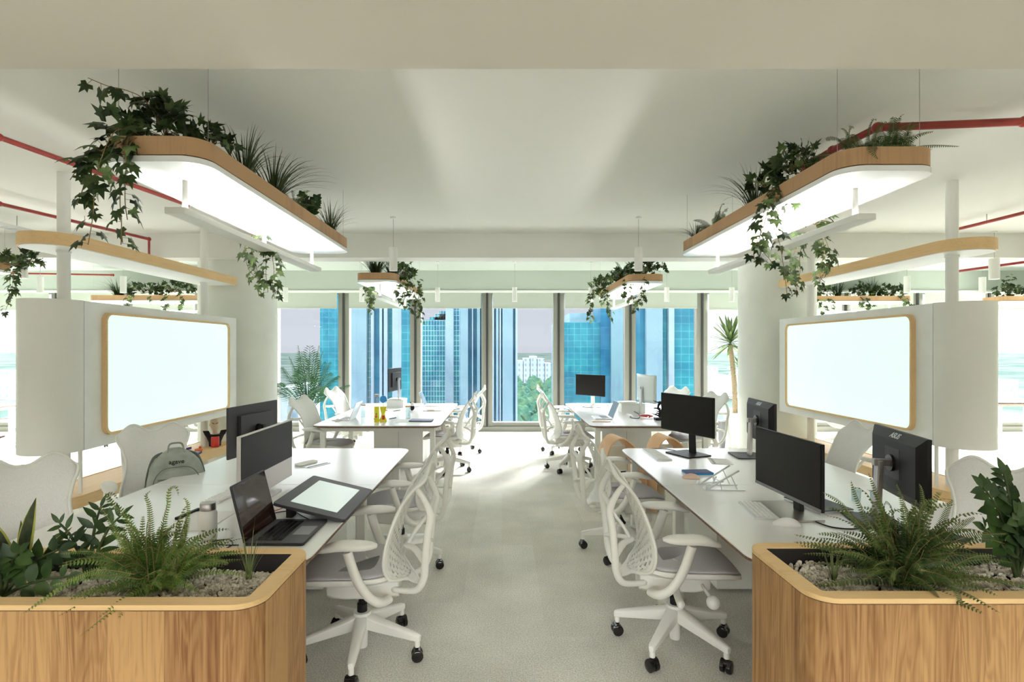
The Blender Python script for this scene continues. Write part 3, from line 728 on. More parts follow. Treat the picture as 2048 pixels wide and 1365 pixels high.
tray('hanging oak-edged planter above the near left desk', -1.765, -1.30, 2.344, 4.62, lab2='white uplight bar under the planter above the near left desk')
tray('hanging oak-edged planter above the near right desk', 1.564, 2.015, 2.467, 4.75, lab2='white uplight bar under the planter above the near right desk')
tray('small-looking hanging planter above the far left desk', -1.777, -1.30, 6.55, 8.83, lab2='white uplight bar above the far left desk')
tray('small-looking hanging planter above the far right desk', 1.573, 2.01, 6.66, 8.9, lab2='white uplight bar above the far right desk')
tray('long hanging planter seen edge-on behind the left partition', -7.14, -4.85, 9.3, 9.76, 'x', lab2='white uplight bar behind the left partition')
tray('long hanging planter seen edge-on behind the right partition', 4.95, 7.2, 9.45, 9.9, 'x', lab2='white uplight bar behind the right partition')
tray('hanging planter cut off by the left edge beyond the pod', -5.76, -5.31, 3.6, 5.9, lab2='white uplight bar at the left edge beyond the pod')
tray('hanging planter cut off by the right edge above the window desk', 8.75, 11.0, 9.45, 9.9, 'x', lab2='white uplight bar at the right edge by the window')

# ================================================================== pendant downlights
def pendant(x, y, label, ztop=2.93, zb=2.385, rr=.041):
    r = empty('pendant_light', (x, y, zb), 0, label, 'lamp', 'white cylinder downlights')
    h = .235
    MB().lathe([(.03, .004), (rr, 0), (rr, h), (.01, h+.004), (.001, h+.004)], seg=24).build('shade', M['white'], r, smooth=50)
    MB().cyl((0, 0, .006), (0, 0, .008), rr-.006, seg=24).build('diffuser', M['lampend'], r)
    MB().cyl((0, 0, h), (0, 0, ztop-zb), .0022, seg=6).build('cord', M['steel'], r)
    MB().cyl((0, 0, ztop-zb-.02), (0, 0, ztop-zb), .028, seg=20).build('ceiling_rose', M['white'], r)
pendant(-1.095, 5.44, 'cylinder pendant lamp over the far left planter, closest to the aisle')
pendant(1.375, 5.44, 'cylinder pendant lamp on a long cord over the far right planter')
for x, lab in ((-3.60, 'beside the left pillar'), (-2.33, 'behind the far left planter'), (-1.07, 'right of the far left planter'), (.21, 'near the middle of the windows'), (1.48, 'behind the ivy of the far right planter'), (2.74, 'right of the far right planter'), (3.82, 'beside the right pillar')):
    pendant(x, 8.98, 'small cylinder pendant lamp in the window row, '+lab, 3.05)
pendant(-5.33, 6.0, 'cylinder pendant lamp at the left edge beside hanging ivy', 2.93, rr=.05)
pendant(-6.5, 7.6, 'cylinder pendant lamp left of the left partition pole', 3.05)
pendant(-5.33, 7.6, 'cylinder pendant lamp above the edge-on left planter', 3.05)
pendant(5.56, 6.1, 'cylinder pendant lamp under the right canopy end', 2.93, rr=.05)
pendant(6.85, 7.7, 'cylinder pendant lamp right of the right partition pole', 3.05)
pendant(5.7, 7.6, 'cylinder pendant lamp above the edge-on right planter', 3.05)

# ================================================================== red sprinkler pipes
def pipe(label, pts, r=.017):
    m = MB(); P = [Vector(p) for p in pts]; m.tube(P, r, 12)
    p0 = P[0]
    o = m.build('sprinkler_pipe', M['red'], None, smooth=60)
    for v in o.data.vertices: v.co -= p0
    o.location = p0
    tag(o, label, 'pipe', 'red sprinkler pipes')
    for q in P[1:-1]:
        MB().ball(q-p0, r*1.35, 12, 8).build('elbow', M['red'], o, smooth=180)
    k = P[-1]; MB().tube([k-p0-(k-P[-2]).normalized()*.04, k-p0], r*1.4, 12).build('end_fitting', M['red'], o)
    for i in range(len(P)-1):
        c = (P[i]+P[i+1])/2
        if (P[i+1]-P[i]).length > .8: MB().cyl(c-p0, (c.x-p0.x, c.y-p0.y, (2.93 if c.y < 6.2 else 3.05)-p0.z), .004, seg=6).build('hanger', M['steel'], o)
pipe('red pipe on the ceiling ending behind the near left planter', [(-3.05, .6, 2.87), (-2.97, 3.19, 2.85), (-2.73, 4.69, 2.85)])
pipe('red pipe stepping down beside the left pillar', [(-4.6, 1.5, 2.85), (-4.33, 4.655, 2.85), (-4.02, 6.15, 2.85), (-4.02, 6.15, 2.61), (-3.86, 6.7, 2.61)])
pipe('red pipe running left to right behind the left partition pole', [(-7.6, 8.2, 2.75), (-5.9, 8.2, 2.72)], .014)
pipe('red pipe bending behind the fern of the near right planter', [(4.4, 2.85, 2.86), (2.87, 2.97, 2.85), (2.12, 3.05, 2.85), (2.08, 3.4, 2.85), (2.08, 3.72, 2.85)], .022)
pipe('red pipe from the right edge to a clip near the right canopy', [(5.0, 2.0, 2.85), (4.80, 4.9, 2.85), (4.76, 5.75, 2.85)])
pipe('red pipe crossing under the ceiling beyond the right canopy', [(6.5, 4.0, 2.85), (6.05, 6.1, 2.85), (6.05, 6.1, 2.60), (5.75, 6.9, 2.58)])
# cable tray on the ceiling at the far left
m = MB()
for s in (-.06, .06): m.box((s, 0, 0), (.006, 2.6, .03))
for k in range(26): m.box((0, -1.25+k*.1, -.012), (.12, .01, .004))
o = m.build('cable_tray', M['alu'], None, smooth=0); o.location = (-4.85, 4.5, 2.80); tag(o, 'metal cable tray under the ceiling left of the left pole', 'tray')
MB().cyl((0, .9, 0), (0, .9, .13), .004, seg=6).cyl((0, -.9, 0), (0, -.9, .13), .004, seg=6).build('hanger', M['steel'], o)

# ================================================================== plants
def leaf_ivy(m, p, tip, nrm, s):
    """five-lobed ivy leaf; tip = growth direction, nrm = upper side"""
    t = Vector(tip).normalized(); n = Vector(nrm); n = (n-t*n.dot(t))
    n = n.normalized() if n.length > 1e-4 else t.orthogonal().normalized()
    w = t.cross(n); p = Vector(p)
    out = ((0, .0, 0), (.30, -.16, -.05), (.52, .10, -.10), (.30, .26, .0), (.42, .58, -.06), (.16, .50, .02), (0, 1.0, -.08), (-.16, .50, .02), (-.42, .58, -.06), (-.30, .26, 0), (-.52, .10, -.10), (-.30, -.16, -.05))
    vs = [p+(w*a+t*b+n*c)*s for a, b, c in out]+[p+t*.28*s+n*.05*s]
    m.add(vs, [(12, i, (i+1) % 12) for i in range(12)])
def leaf_oval(m, p, tip, nrm, L, wd, fold=.12, curl=-.15, n=4):
    t = Vector(tip).normalized(); nn = Vector(nrm); nn = nn-t*nn.dot(t); nn = nn.normalized() if nn.length > 1e-4 else t.orthogonal().normalized()
    w = t.cross(nn); p = Vector(p); g = []
    for i in range(n+1):
        f = i/n; ww = wd*.5*max(math.sin(PI*min(1, f**.8*1.0)), .02); c = p+t*L*f+nn*(curl*L*f*f)
        g.append([tuple(c-w*ww+nn*fold*ww), tuple(c), tuple(c+w*ww+nn*fold*ww)])
    m.sheet(g)
def blade(m, pts, w0, fold=.2, prof=None, up=(0, 0, 1)):
    P = [Vector(q) for q in pts]; g = []; n = len(P)
    for i in range(n):
        t = (P[min(i+1, n-1)]-P[max(0, i-1)]).normalized(); w = t.cross(Vector(up)); w = w.normalized() if w.length > 1e-3 else Vector((1, 0, 0))
        f = i/(n-1); ww = w0*.5*(prof(f) if prof else max(.06, 1-f**2)); nn = w.cross(t)
        g.append([tuple(P[i]-w*ww+nn*fold*ww), tuple(P[i]), tuple(P[i]+w*ww+nn*fold*ww)])
    m.sheet(g)
def rdir(rg):
    while True:
        v = Vector((rg.uniform(-1, 1), rg.uniform(-1, 1), rg.uniform(-1, 1)))
        if .1 < v.length < 1: return v.normalized()

def ivy(label, base, size, clump=None, strands=(), seed=0, light=0.0, spacing=.5, group='artificial plants in the hanging planters'):
    """clump: list of (centre, (rx, ry, rz), count); strands: list of point lists (world)"""
    rg = random.Random(seed); base = Vector(base); r = empty('ivy', base, 0, label, 'plant', group)
    m = MB(); st = MB()
    for c, rad, cnt in (clump or ()):
        c = Vector(c)-base
        for i in range(cnt):
            d = rdir(rg); d.z = abs(d.z)*.9+.05
            k = rg.uniform(.55, 1.0); p = c+Vector((d.x*rad[0]*k, d.y*rad[1]*k, d.z*rad[2]*k))
            tip = d*.5+Vector((rg.uniform(-.7, .7), rg.uniform(-.7, .7), rg.uniform(-.8, .5)))
            m.cur = 1 if rg.random() < light else 0
            leaf_ivy(m, p, tip, d+rdir(rg)*.8, size*rg.uniform(.65, 1.1))
            if i % 3 == 0: st.tube([c, c+(p-c)*.5+Vector((0, 0, .02)), p], .0016, 4)
    for k, s in enumerate(strands):
        P = [Vector(q)-base for q in spline(s, 5)]; st.tube(P, .0019, 5)
        L = sum((P[i+1]-P[i]).length for i in range(len(P)-1)); d = 0; nxt = 0; side = 1
        for i in range(len(P)-1):
            seg = P[i+1]-P[i]; sl = seg.length; t = seg.normalized()
            while nxt <= d+sl:
                f = nxt/L; p = P[i]+t*(nxt-d); side = -side
                out = rdir(rg); out = (out-t*out.dot(t)).normalized()
                lp = p+out*size*.45
                tip = out*.7+Vector((0, 0, -.65))+t*.3+rdir(rg)*.35
                m.cur = 1 if rg.random() < light+.55*max(0, f-.75) else 0
                leaf_ivy(m, lp, tip, out+Vector((rg.uniform(-.7, .7), -.9, .5)), size*rg.uniform(.7, 1.05)*(1-.45*max(0, f-.6)))
                st.tube([p, lp], .0010, 3)
                nxt += size*spacing*rg.uniform(.7, 1.2)
            d += sl
    m.build('leaves', [M['ivy'], M['ivylight']], r, smooth=0, recalc=False)
    st.build('vine', M['vine'], r, smooth=180, recalc=False)
    return r
def grass(label, base, h, spread, n, seed=0, w=.006, mk='grass', arch=1.0, group='artificial plants in the hanging planters', name='grass_tuft'):
    rg = random.Random(seed); r = empty(name, base, 0, label, 'plant', group); m = MB()
    if mk == 'grass': n = int(n*1.6); w = w*1.15; spread = spread*1.25
    for i in range(n):
        a = rg.uniform(0, 2*PI); l = h*rg.uniform(.55, 1.1); o = spread*rg.uniform(.15, 1.0); b = Vector((math.cos(a), math.sin(a), 0))
        rt = b*rg.uniform(0, .15)*spread
        P = [rt+b*o*(t**1.5)+Vector((0, 0, l*(t-arch*.55*(o/spread)*t**2.6))) for t in [q/6 for q in range(7)]]
        blade(m, P, w*rg.uniform(.6, 1.2), up=(0, 0, 1) if o > .3*spread else (b.x, b.y, .1))
    m.build('blades', M[mk], r, smooth=0, recalc=False); return r
def fern_frond(m, P, wd, n, droop=.2, lw=.30, stem=None, face=(0, -.8, .7)):
    """P: spine points; leaflets on both sides, longest a third of the way up"""
    Q = [Vector(q) for q in P]; L = [0]
    for i in range(len(Q)-1): L.append(L[-1]+(Q[i+1]-Q[i]).length)
    if stem is not None: stem.tube(Q, [.0016*(1-.7*i/len(Q)) for i in range(len(Q))], 4)
    for k in range(n):
        f = .06+.94*k/n; d = f*L[-1]; i = max(j for j in range(len(Q)) if L[j] <= d+1e-9); i = min(i, len(Q)-2)
        t = (Q[i+1]-Q[i]); p = Q[i]+t*((d-L[i])/max(t.length, 1e-6)); t = t.normalized()
        w = t.cross(Vector(face))
        if w.length < .15: w = t.cross(Vector((1, 0, 0)))
        w.normalize(); nn = w.cross(t)
        ln = wd*(min(1, f*5)**.6)*(1-f)**.55*.98+wd*.06
        lw_ = min(L[-1]/n*.56, ln*.6)
        for s in (-1, 1):
            tip = w*s*1.0+t*.35-nn*droop
            tip.normalize(); q = tip.cross(nn).normalized() if tip.cross(nn).length > 1e-3 else t
            a, b, c, e_ = p-t*lw_*.4, p+tip*ln*.55-t*lw_*.55-nn*ln*.05, p+tip*ln-nn*ln*.15, p+tip*ln*.5+t*lw_*.5-nn*ln*.05
            m.add([a, b, c, e_, p+t*lw_*.4], [(0, 1, 3, 4), (1, 2, 3)])
def fern(label, base, h, spread, n, seed=0, wd=.03, leaf=26, mk='fern', fronds=None, group=None, arch=.9, zmin=None, lw=.34):
    rg = random.Random(seed); r = empty('fern', base, 0, label, 'plant', group); m = MB(); st = MB()
    for i in range(n):
        a = 2*PI*i/n*2.399+rg.uniform(-.3, .3); k = rg.random(); up = 1-.95*k**1.1
        b = Vector((math.cos(a), math.sin(a), 0)); L = h*rg.uniform(.7, 1.15); o = spread*(.15+.9*k)*rg.uniform(.7, 1.1); jit = Vector((rg.uniform(-1, 1), rg.uniform(-.6, .6), 0))*spread*.22; tw = Vector((rg.uniform(-.3, .3), rg.uniform(-.3, .3), 0))*spread
        P = []
        for q in range(9):
            t = q/8; P.append(jit+tw*t*t+b*o*t**1.15+Vector((0, 0, max(L*up*(t-arch*.42*t**3), -.02 if zmin is None else zmin)+.012+.02*k*math.sin(t*PI))))
        fern_frond(m, P, wd*rg.uniform(.8, 1.15), leaf, stem=st, lw=lw, face=(rg.uniform(-.8, .8), rg.uniform(-1, -.2), rg.uniform(.3, 1)))
    for P in (fronds or ()):
        fern_frond(m, [Vector(q)-Vector(base) for q in spline(P, 5)], wd, leaf+8, stem=st, lw=lw)
    m.build('fronds', M[mk], r, smooth=0, recalc=False); st.build('stems', M['vine'], r, smooth=180, recalc=False); return r
def zz(label, base, stems, seed=0, ll=.075, lw=.034, group=None):
    rg = random.Random(seed); r = empty('zz_plant', base, 0, label, 'plant', group); m = MB(); st = MB()
    for (dx, dy, h) in stems:
        P = [Vector(q) for q in spline([(0, 0, 0), (dx*.25, dy*.25, h*.4), (dx*.6, dy*.6, h*.78), (dx, dy, h)], 5)]
        st.tube(P, [.007-.004*i/len(P) for i in range(len(P))], 7)
        N_ = max(8, int(h/.024))
        for k in range(N_):
            f = .30+.70*k/(N_-1); i = min(int(f*(len(P)-1)), len(P)-2); p = P[i]+(P[i+1]-P[i])*(f*(len(P)-1)-i); t = (P[i+1]-P[i]).normalized()
            w = t.cross(Vector((.3, -1, .2))).normalized()
            s = 1 if k % 2 else -1
            tip = w*s*1.15+t*.7+Vector((rg.uniform(-.2, .2), rg.uniform(-.35, .35), 0)); sc = (.75+.5*math.sin(PI*min(1, f)))*rg.uniform(.85, 1.1)
            leaf_oval(m, p, tip, Vector((.1, -.8, .7))+rdir(rg)*.3, ll*sc, lw*sc, .18, -.1)
        leaf_oval(m, P[-1], (P[-1]-P[-3]), (0, -1, .5), ll*.9, lw*.8)
    m.build('leaves', M['zz'], r, smooth=180, recalc=False); st.build('stems', M['grass'], r, smooth=180, recalc=False); return r

# ------------------------------------------------------------------ the two oak floor planters
def big_planter(label, xa, xb, ya, yb, sgn):
    cx, cy = (xa+xb)/2, (ya+yb)/2; w, L = xb-xa, yb-ya; H = .828
    r = empty('planter_box', (cx, cy, 0), 0, label, 'planter', 'oak planter boxes at the end of the benches')
    MB().ring(rrect(w, L, .085, 10), rrect(w-.03, L-.03, .07, 10), .0, H-.019).build('body', M['oak'], r, smooth=50)
    MB().ring(rrect(w-.004, L-.004, .083, 10), rrect(w-.03, L-.03, .07, 10), H-.019, H-.0165).build('rim_groove', M['walnut'], r, smooth=50)
    MB().ring(rrect(w+.001, L+.001, .0855, 10), rrect(w-.11, L-.11, .012, 10), H-.0165, H).build('rim', M['oak_x'], r, smooth=50, bevel=.0015)
    MB().ring(rrect(w-.1095, L-.1095, .012, 4), rrect(w-.118, L-.118, .010, 4), .55, H-.004).build('liner', M['liner'], r, smooth=50)
    MB().prism(rrect(w-.12, L-.12, .01, 4), .70, .752).build('soil', M['soil'], r, smooth=0)
    # gravel
    bmg = bmesh.new(); bmesh.ops.create_icosphere(bmg, subdivisions=1, radius=1)
    bv = [v.co.copy() for v in bmg.verts]; bf = [tuple(v.index for v in f.verts) for f in bmg.faces]; bmg.free()
    rg = random.Random(int(abs(cx)*100)); m = MB()
    seen_lo, seen_hi = (max(-w/2+.06, -1.75-cx), w/2-.065) if sgn < 0 else (-w/2+.065, min(w/2-.06, 2.0-cx))
    for i in range(4200):
        s = rg.uniform(.0050, .0100); x = rg.uniform(seen_lo, seen_hi); y = rg.uniform(-L/2+.066, L/2-.066)
        hz = .763+.020*mnoise.noise(Vector((x*5, y*5, 3)))+rg.uniform(-.004, .006)
        rot = Euler((rg.uniform(0, 6), rg.uniform(0, 6), rg.uniform(0, 6))).to_matrix(); sx, sy, sz = s*rg.uniform(.8, 1.3), s*rg.uniform(.7, 1.1), s*rg.uniform(.6, .95)
        m.add([rot @ Vector((v.x*sx*(1+rg.uniform(-.15, .15)), v.y*sy, v.z*sz*(1+rg.uniform(-.2, .2))))+Vector((x, y, hz)) for v in bv], bf)
    g = m.build('gravel', M['gravel'], None, smooth=0, recalc=False); g.location = (cx, cy, 0)
    tag(g, 'pale pumice gravel filling the %s oak planter' % ('left' if sgn < 0 else 'right'), 'gravel', kind='stuff')
    return r
big_planter('oak planter box at the lower left corner holding ferns and snake plant', -2.45, -.735, 1.625, 2.095, -1)
big_planter('oak planter box at the lower right corner holding fern and glossy plant', .965, 2.75, 1.667, 2.15, 1)
GS = .765
# left planter
def SP(pts, Y): return [tuple(W(px, py, Y+dy)) for px, py, dy in pts]
fern('large bright fern with curling tips in the left planter', (-1.19, 1.86, GS), .40, .28, 130, 4, .021, 26, fronds=[
    SP([(330, 1140, 0), (325, 1060, 0), (335, 1010, -.02), (338, 980, -.02), (352, 975, -.03), (357, 992, -.03)], 1.86),
    SP([(300, 1130, 0), (300, 1050, 0), (297, 1010, 0), (291, 992, 0), (302, 982, 0)], 1.86),
    SP([(350, 1130, 0), (370, 1060, 0), (376, 1015, 0), (370, 998, 0), (366, 1000, 0)], 1.9),
    SP([(280, 1120, 0), (255, 1040, 0), (222, 1005, 0), (213, 990, 0), (226, 988, 0), (236, 1000, 0)], 1.86),
    SP([(270, 1130, 0), (230, 1060, 0), (205, 1020, 0), (196, 1015, 0)], 1.82),
    SP([(260, 1140, 0), (190, 1105, -.05), (120, 1108, -.1)], 1.8),
    SP([(280, 1160, 0), (210, 1150, -.05), (150, 1160, -.1), (100, 1190, -.14), (46, 1228, -.17)], 1.78),
    SP([(270, 1150, 0), (200, 1140, -.05), (140, 1160, -.08), (104, 1172, -.10)], 1.74),
    SP([(350, 1130, 0), (400, 1095, 0), (440, 1100, 0)], 1.86), SP([(350, 1150, 0), (400, 1110, 0), (432, 1068, 0)], 1.86),
    SP([(360, 1150, 0), (420, 1120, 0), (458, 1128, 0)], 1.84)], group='ferns in the oak planters', lw=.42)
fern('small light green fern sprig in the gravel of the left planter', tuple(W(345, 1158, 1.80)-Vector((0, 0, 0))), .085, .08, 9, 7, .014, 16, group='ferns in the oak planters')
zz('glossy dark-leaved plant behind the large fern in the left planter', (-1.48, 1.93, GS), [(-.10, .0, .21), (.03, .02, .26), (.12, .0, .24), (-.03, -.05, .17)], 3, .058, .020)
zz('low broad-leaved plant in front of the snake plant, lower left', (-1.68, 1.82, GS), [(-.05, -.02, .17), (.08, -.03, .16), (.17, .02, .15), (-.12, 0, .14), (.02, -.05, .13), (.24, -.03, .08)], 9, .062, .036)
r = empty('snake_plant', (-1.70, 1.90, GS), 0, 'striped snake plant with yellow-edged leaves at the left edge', 'plant'); m = MB(); m2 = MB()
for dx, dy, h, wd, lx in ((.0, 0, .31, .05, .06), (-.05, .02, .26, .05, -.11), (-.02, .03, .22, .04, .0), (.05, .02, .20, .03, .12), (-.08, 0, .2, .045, -.15)):
    P = [Vector((dx+lx*t*t, dy, h*t)) for t in [q/8 for q in range(9)]]
    prof = lambda f: max(.03, (.55+.6*math.sin(PI*min(1, f*.75+.12)))*(1-f**5))
    blade(m, P, wd*.74, .25, prof, (0, 1, .1)); 
    P2 = [q+Vector((0, .0015, -.001)) for q in P]; blade(m2, P2, wd, .25, prof, (0, 1, .1))
m.build('leaves', M['snake'], r, smooth=180, recalc=False); m2.build('leaf_edges', M['snakeedge'], r, smooth=180, recalc=False)
grass('thin grass sprig standing alone in the left planter gravel', (-.905, 1.93, GS), .20, .075, 24, 11, .004, 'reed', .1, 'sprigs in the oak planters', 'reed_tuft')
# right planter
fern('large dark green fern filling the middle of the right planter', (1.42, 1.90, GS), .46, .32, 150, 21, .027, 28, 'fernd', fronds=[
    SP([(1800, 1120, 0), (1775, 1050, 0), (1755, 990, 0), (1737, 945, 0)], 1.9), SP([(1790, 1120, 0), (1740, 1050, 0), (1715, 1000, 0), (1702, 962, 0)], 1.9),
    SP([(1820, 1120, 0), (1815, 1050, 0), (1805, 1000, 0), (1793, 968, 0)], 1.86), SP([(1840, 1120, 0), (1850, 1040, 0), (1845, 985, 0), (1838, 968, 0)], 1.9),
    SP([(1850, 1120, 0), (1880, 1060, 0), (1900, 1010, 0), (1906, 1000, 0)], 1.9), SP([(1780, 1110, 0), (1710, 1040, 0), (1680, 1005, 0), (1645, 985, 0)], 1.9),
    SP([(1860, 1110, 0), (1910, 1060, 0), (1950, 1035, 0)], 1.86), SP([(1860, 1110, 0), (1930, 1075, 0), (2014, 1068, 0)], 1.86),
    SP([(1830, 1140, -.05), (1880, 1150, -.10), (1910, 1175, -.16), (1925, 1215, -.19)], 1.84), SP([(1820, 1150, -.05), (1850, 1165, -.1), (1878, 1196, -.17)], 1.84)],
    group='ferns in the oak planters', lw=.38)
zz('tall glossy dark-leaved plant at the right edge of the right planter', (1.86, 1.95, GS), [(-.14, -.02, .34), (-.03, .02, .38), (.10, 0, .36), (-.06, -.06, .26), (.16, .03, .28), (-.16, -.05, .20), (.04, -.06, .20)], 5, .066, .038)
grass('short reed tuft with one bright leaf in the right planter gravel', (1.185, 1.93, GS), .14, .06, 22, 31, .0045, 'reed', .1, 'sprigs in the oak planters', 'reed_tuft')

# ------------------------------------------------------------------ near left hanging planter
TZ = 2.50
ivy('large dark ivy spilling off the front corner of the near left planter', (-1.70, 2.46, TZ), .078, clump=[(W(330, 275, 2.50), (.20, .10, .17), 58), (W(245, 262, 2.42), (.12, .08, .10), 26), (W(310, 225, 2.48), (.10, .06, .10), 16)], strands=[
    [W(270, 262, 2.42), W(232, 262, 2.32), W(205, 310, 2.29), W(190, 370, 2.28), W(186, 430, 2.28), W(176, 490, 2.28)],
    [W(290, 270, 2.42), W(262, 285, 2.30), W(245, 340, 2.27), W(240, 400, 2.27), W(243, 440, 2.27), W(242, 490, 2.27)],
    [W(275, 262, 2.42), W(255, 280, 2.31), W(252, 340, 2.29), W(250, 400, 2.29), W(255, 440, 2.29)],
    [W(235, 280, 2.34), W(190, 310, 2.32), W(165, 320, 2.32), W(150, 345, 2.32), W(140, 360, 2.32)],
    [W(320, 250, 2.46), W(290, 200, 2.44), W(250, 180, 2.42), W(215, 172, 2.40), W(176, 156, 2.38)],
    [W(200, 300, 2.33), W(175, 350, 2.31), W(160, 395, 2.31), W(150, 412, 2.31)],
    [W(225, 272, 2.34), W(190, 282, 2.33), W(178, 300, 2.33), W(170, 340, 2.33)]], seed=1, light=.10, spacing=.42)
ivy('compact dark ivy mound behind the corner on the near left planter', (-1.40, 2.72, TZ), .07, clump=[(W(425, 290, 2.74), (.10, .16, .10), 36)], seed=2, light=.05)
grass('tall curved grass in the near left planter, first tuft', (-1.44, 3.02, TZ), .40, .20, 50, 3, .008)
grass('tall arching grass in the near left planter, second tuft toward the aisle', (-1.39, 3.28, TZ), .36, .28, 60, 4, .008)
fern('small dark fern in the middle of the near left planter', (-1.40, 3.62, TZ), .26, .16, 24, 8, .030, 22, 'fernd', group='artificial plants in the hanging planters', zmin=.03)
zz('round-leaved eucalyptus sprigs in the near left planter', (-1.38, 3.86, TZ), [(-.05, 0, .2), (.05, .03, .19), (.0, -.08, .16), (.08, -.05, .14), (-.02, .1, .17)], 6, .045, .040, 'artificial plants in the hanging planters')
grass('fine grass at the far end of the near left planter', (-1.36, 4.28, TZ), .32, .22, 70, 5, .005)
ivy('pale ivy hanging behind the far half of the near left planter', (-1.72, 3.62, TZ), .070, strands=[
    [W(490, 470, 3.55), W(500, 490, 3.56), W(512, 530, 3.56), W(515, 560, 3.56), W(517, 590, 3.56)],
    [W(520, 470, 3.55), W(540, 500, 3.56), W(548, 540, 3.56), W(545, 570, 3.56), W(550, 598, 3.56)],
    [W(500, 470, 3.55), W(490, 500, 3.56), W(498, 540, 3.56), W(520, 560, 3.56)],
    [W(510, 470, 3.55), W(530, 510, 3.56), W(532, 550, 3.56), W(536, 585, 3.56)]], clump=[(W(512, 440, 3.6), (.06, .10, .10), 14)], seed=12, light=.28, spacing=.40)
# ------------------------------------------------------------------ near right hanging planter
fern('green sword fern at the front corner of the near right planter', (1.76, 2.66, TZ), .34, .26, 30, 41, .05, 30, 'fernd', fronds=[SP([(1760, 290, 0), (1750, 285, -.1), (1745, 300, -.16), (1757, 318, -.17)], 2.6)], group='artificial plants in the hanging planters', zmin=.03, lw=.3)
fern('second smaller fern at the outer corner of the near right planter', (1.90, 2.62, TZ), .32, .20, 20, 42, .045, 26, 'fernd', group='artificial plants in the hanging planters', zmin=.03, lw=.3)
grass('sparse grass behind the front fern of the near right planter', (1.64, 2.88, TZ), .18, .16, 30, 43, .005)
ivy('large dark ivy cascading from the middle of the near right planter', (1.66, 3.25, TZ), .078, clump=[(W(1585, 345, 3.10), (.12, .22, .17), 70), (W(1530, 375, 3.25), (.10, .16, .10), 30)], strands=[
    [W(1560, 360, 3.12), W(1535, 400, 3.06), W(1525, 440, 3.05), W(1520, 490, 3.05), W(1540, 520, 3.05), W(1545, 530, 3.05)],
    [W(1575, 360, 3.12), W(1560, 410, 3.05), W(1548, 450, 3.05), W(1560, 490, 3.05), W(1568, 540, 3.05), W(1575, 595, 3.05)],
    [W(1560, 365, 3.12), W(1540, 410, 3.06), W(1525, 460, 3.05), W(1508, 500, 3.05), W(1512, 530, 3.05)],
    [W(1605, 350, 3.12), W(1600, 390, 3.04), W(1595, 410, 3.04)]], seed=14, light=.22, spacing=.38)
grass('wild grass left of the big ivy on the near right planter', (1.66, 3.55, TZ), .36, .30, 60, 44, .007)
fern('small fern at the far end of the near right planter', (1.72, 4.28, TZ), .34, .22, 26, 45, .045, 24, 'fernd', group='artificial plants in the hanging planters', zmin=.03, lw=.3)
grass('dark grass tuft at the far tip of the near right planter', (1.64, 4.56, TZ), .20, .16, 40, 46, .006)
ivy('ivy trails hanging behind the near right planter by the pillar', (1.98, 3.60, TZ), .068, clump=[(W(1630, 450, 3.62), (.10, .16, .12), 26)], strands=[
    [W(1640, 455, 3.6), W(1655, 490, 3.56), W(1660, 520, 3.56), W(1650, 545, 3.56), W(1635, 570, 3.56)],
    [W(1610, 470, 3.6), W(1600, 510, 3.56), W(1600, 545, 3.56), W(1590, 590, 3.56)], [W(1600, 470, 3.6), W(1585, 520, 3.56), W(1580, 560, 3.56)],
    [W(1640, 460, 3.6), W(1648, 500, 3.56), W(1640, 550, 3.56), W(1650, 565, 3.56)]], seed=15, light=.28, spacing=.38)
# ------------------------------------------------------------------ far planters
grass('dark grass filling the front of the far left planter', (-1.60, 6.82, TZ), .36, .26, 90, 50, .009, arch=.4)
grass('dark grass beside the first on the far left planter', (-1.42, 6.95, TZ), .36, .22, 60, 51, .009)
ivy('ivy draping off the right side of the far left planter', (-1.34, 7.1, TZ), .075, clump=[(W(805, 553, 6.9), (.18, .3, .24), 90)], strands=[
    [W(800, 545, 6.9), W(815, 575, 6.86), W(810, 605, 6.85), W(822, 630, 6.85)], [W(820, 550, 7.0), W(832, 580, 6.95), W(836, 610, 6.95), W(842, 640, 6.95)],
    [W(838, 560, 7.2), W(842, 590, 7.2), W(840, 620, 7.2), W(843, 648, 7.2)], [W(790, 560, 6.85), W(800, 590, 6.82), W(806, 612, 6.82)], [W(810, 555, 6.9), W(824, 590, 6.88), W(828, 614, 6.88)]], seed=52, light=.22, spacing=.36)
ivy('ivy wisps hanging behind the left side of the far left planter', (-1.78, 7.2, TZ), .07, strands=[
    [W(735, 570, 7.1), W(732, 590, 7.1), W(742, 610, 7.1), W(744, 628, 7.1)], [W(745, 572, 7.1), W(750, 590, 7.1), W(740, 606, 7.1)], [W(736, 572, 7.1), W(742, 595, 7.1), W(738, 612, 7.1)]], seed=53, light=.25, spacing=.36)
grass('wispy grass at the far end of the far left planter', (-1.40, 7.7, TZ), .30, .24, 60, 54, .007)
ivy('dense ivy crown on the far right planter', (1.64, 7.0, TZ), .075, clump=[(W(1290, 545, 6.85), (.30, .25, .22), 90), (W(1245, 560, 7.3), (.24, .5, .16), 90)], strands=[
    [W(1292, 545, 6.7), W(1288, 575, 6.62), W(1285, 600, 6.62), W(1272, 612, 6.62), W(1268, 628, 6.62)], [W(1256, 560, 6.9), W(1255, 580, 6.8), W(1262, 600, 6.8), W(1290, 600, 6.75)],
    [W(1296, 540, 6.7), W(1292, 520, 6.7), W(1290, 512, 6.7)], [W(1250, 570, 6.9), W(1246, 595, 6.85)]], seed=55, light=.2, spacing=.34)
fern('leafy fern on the aisle side of the far right planter', (1.60, 7.35, TZ), .40, .26, 26, 56, .05, 16, 'fernd', group='artificial plants in the hanging planters', zmin=.04)
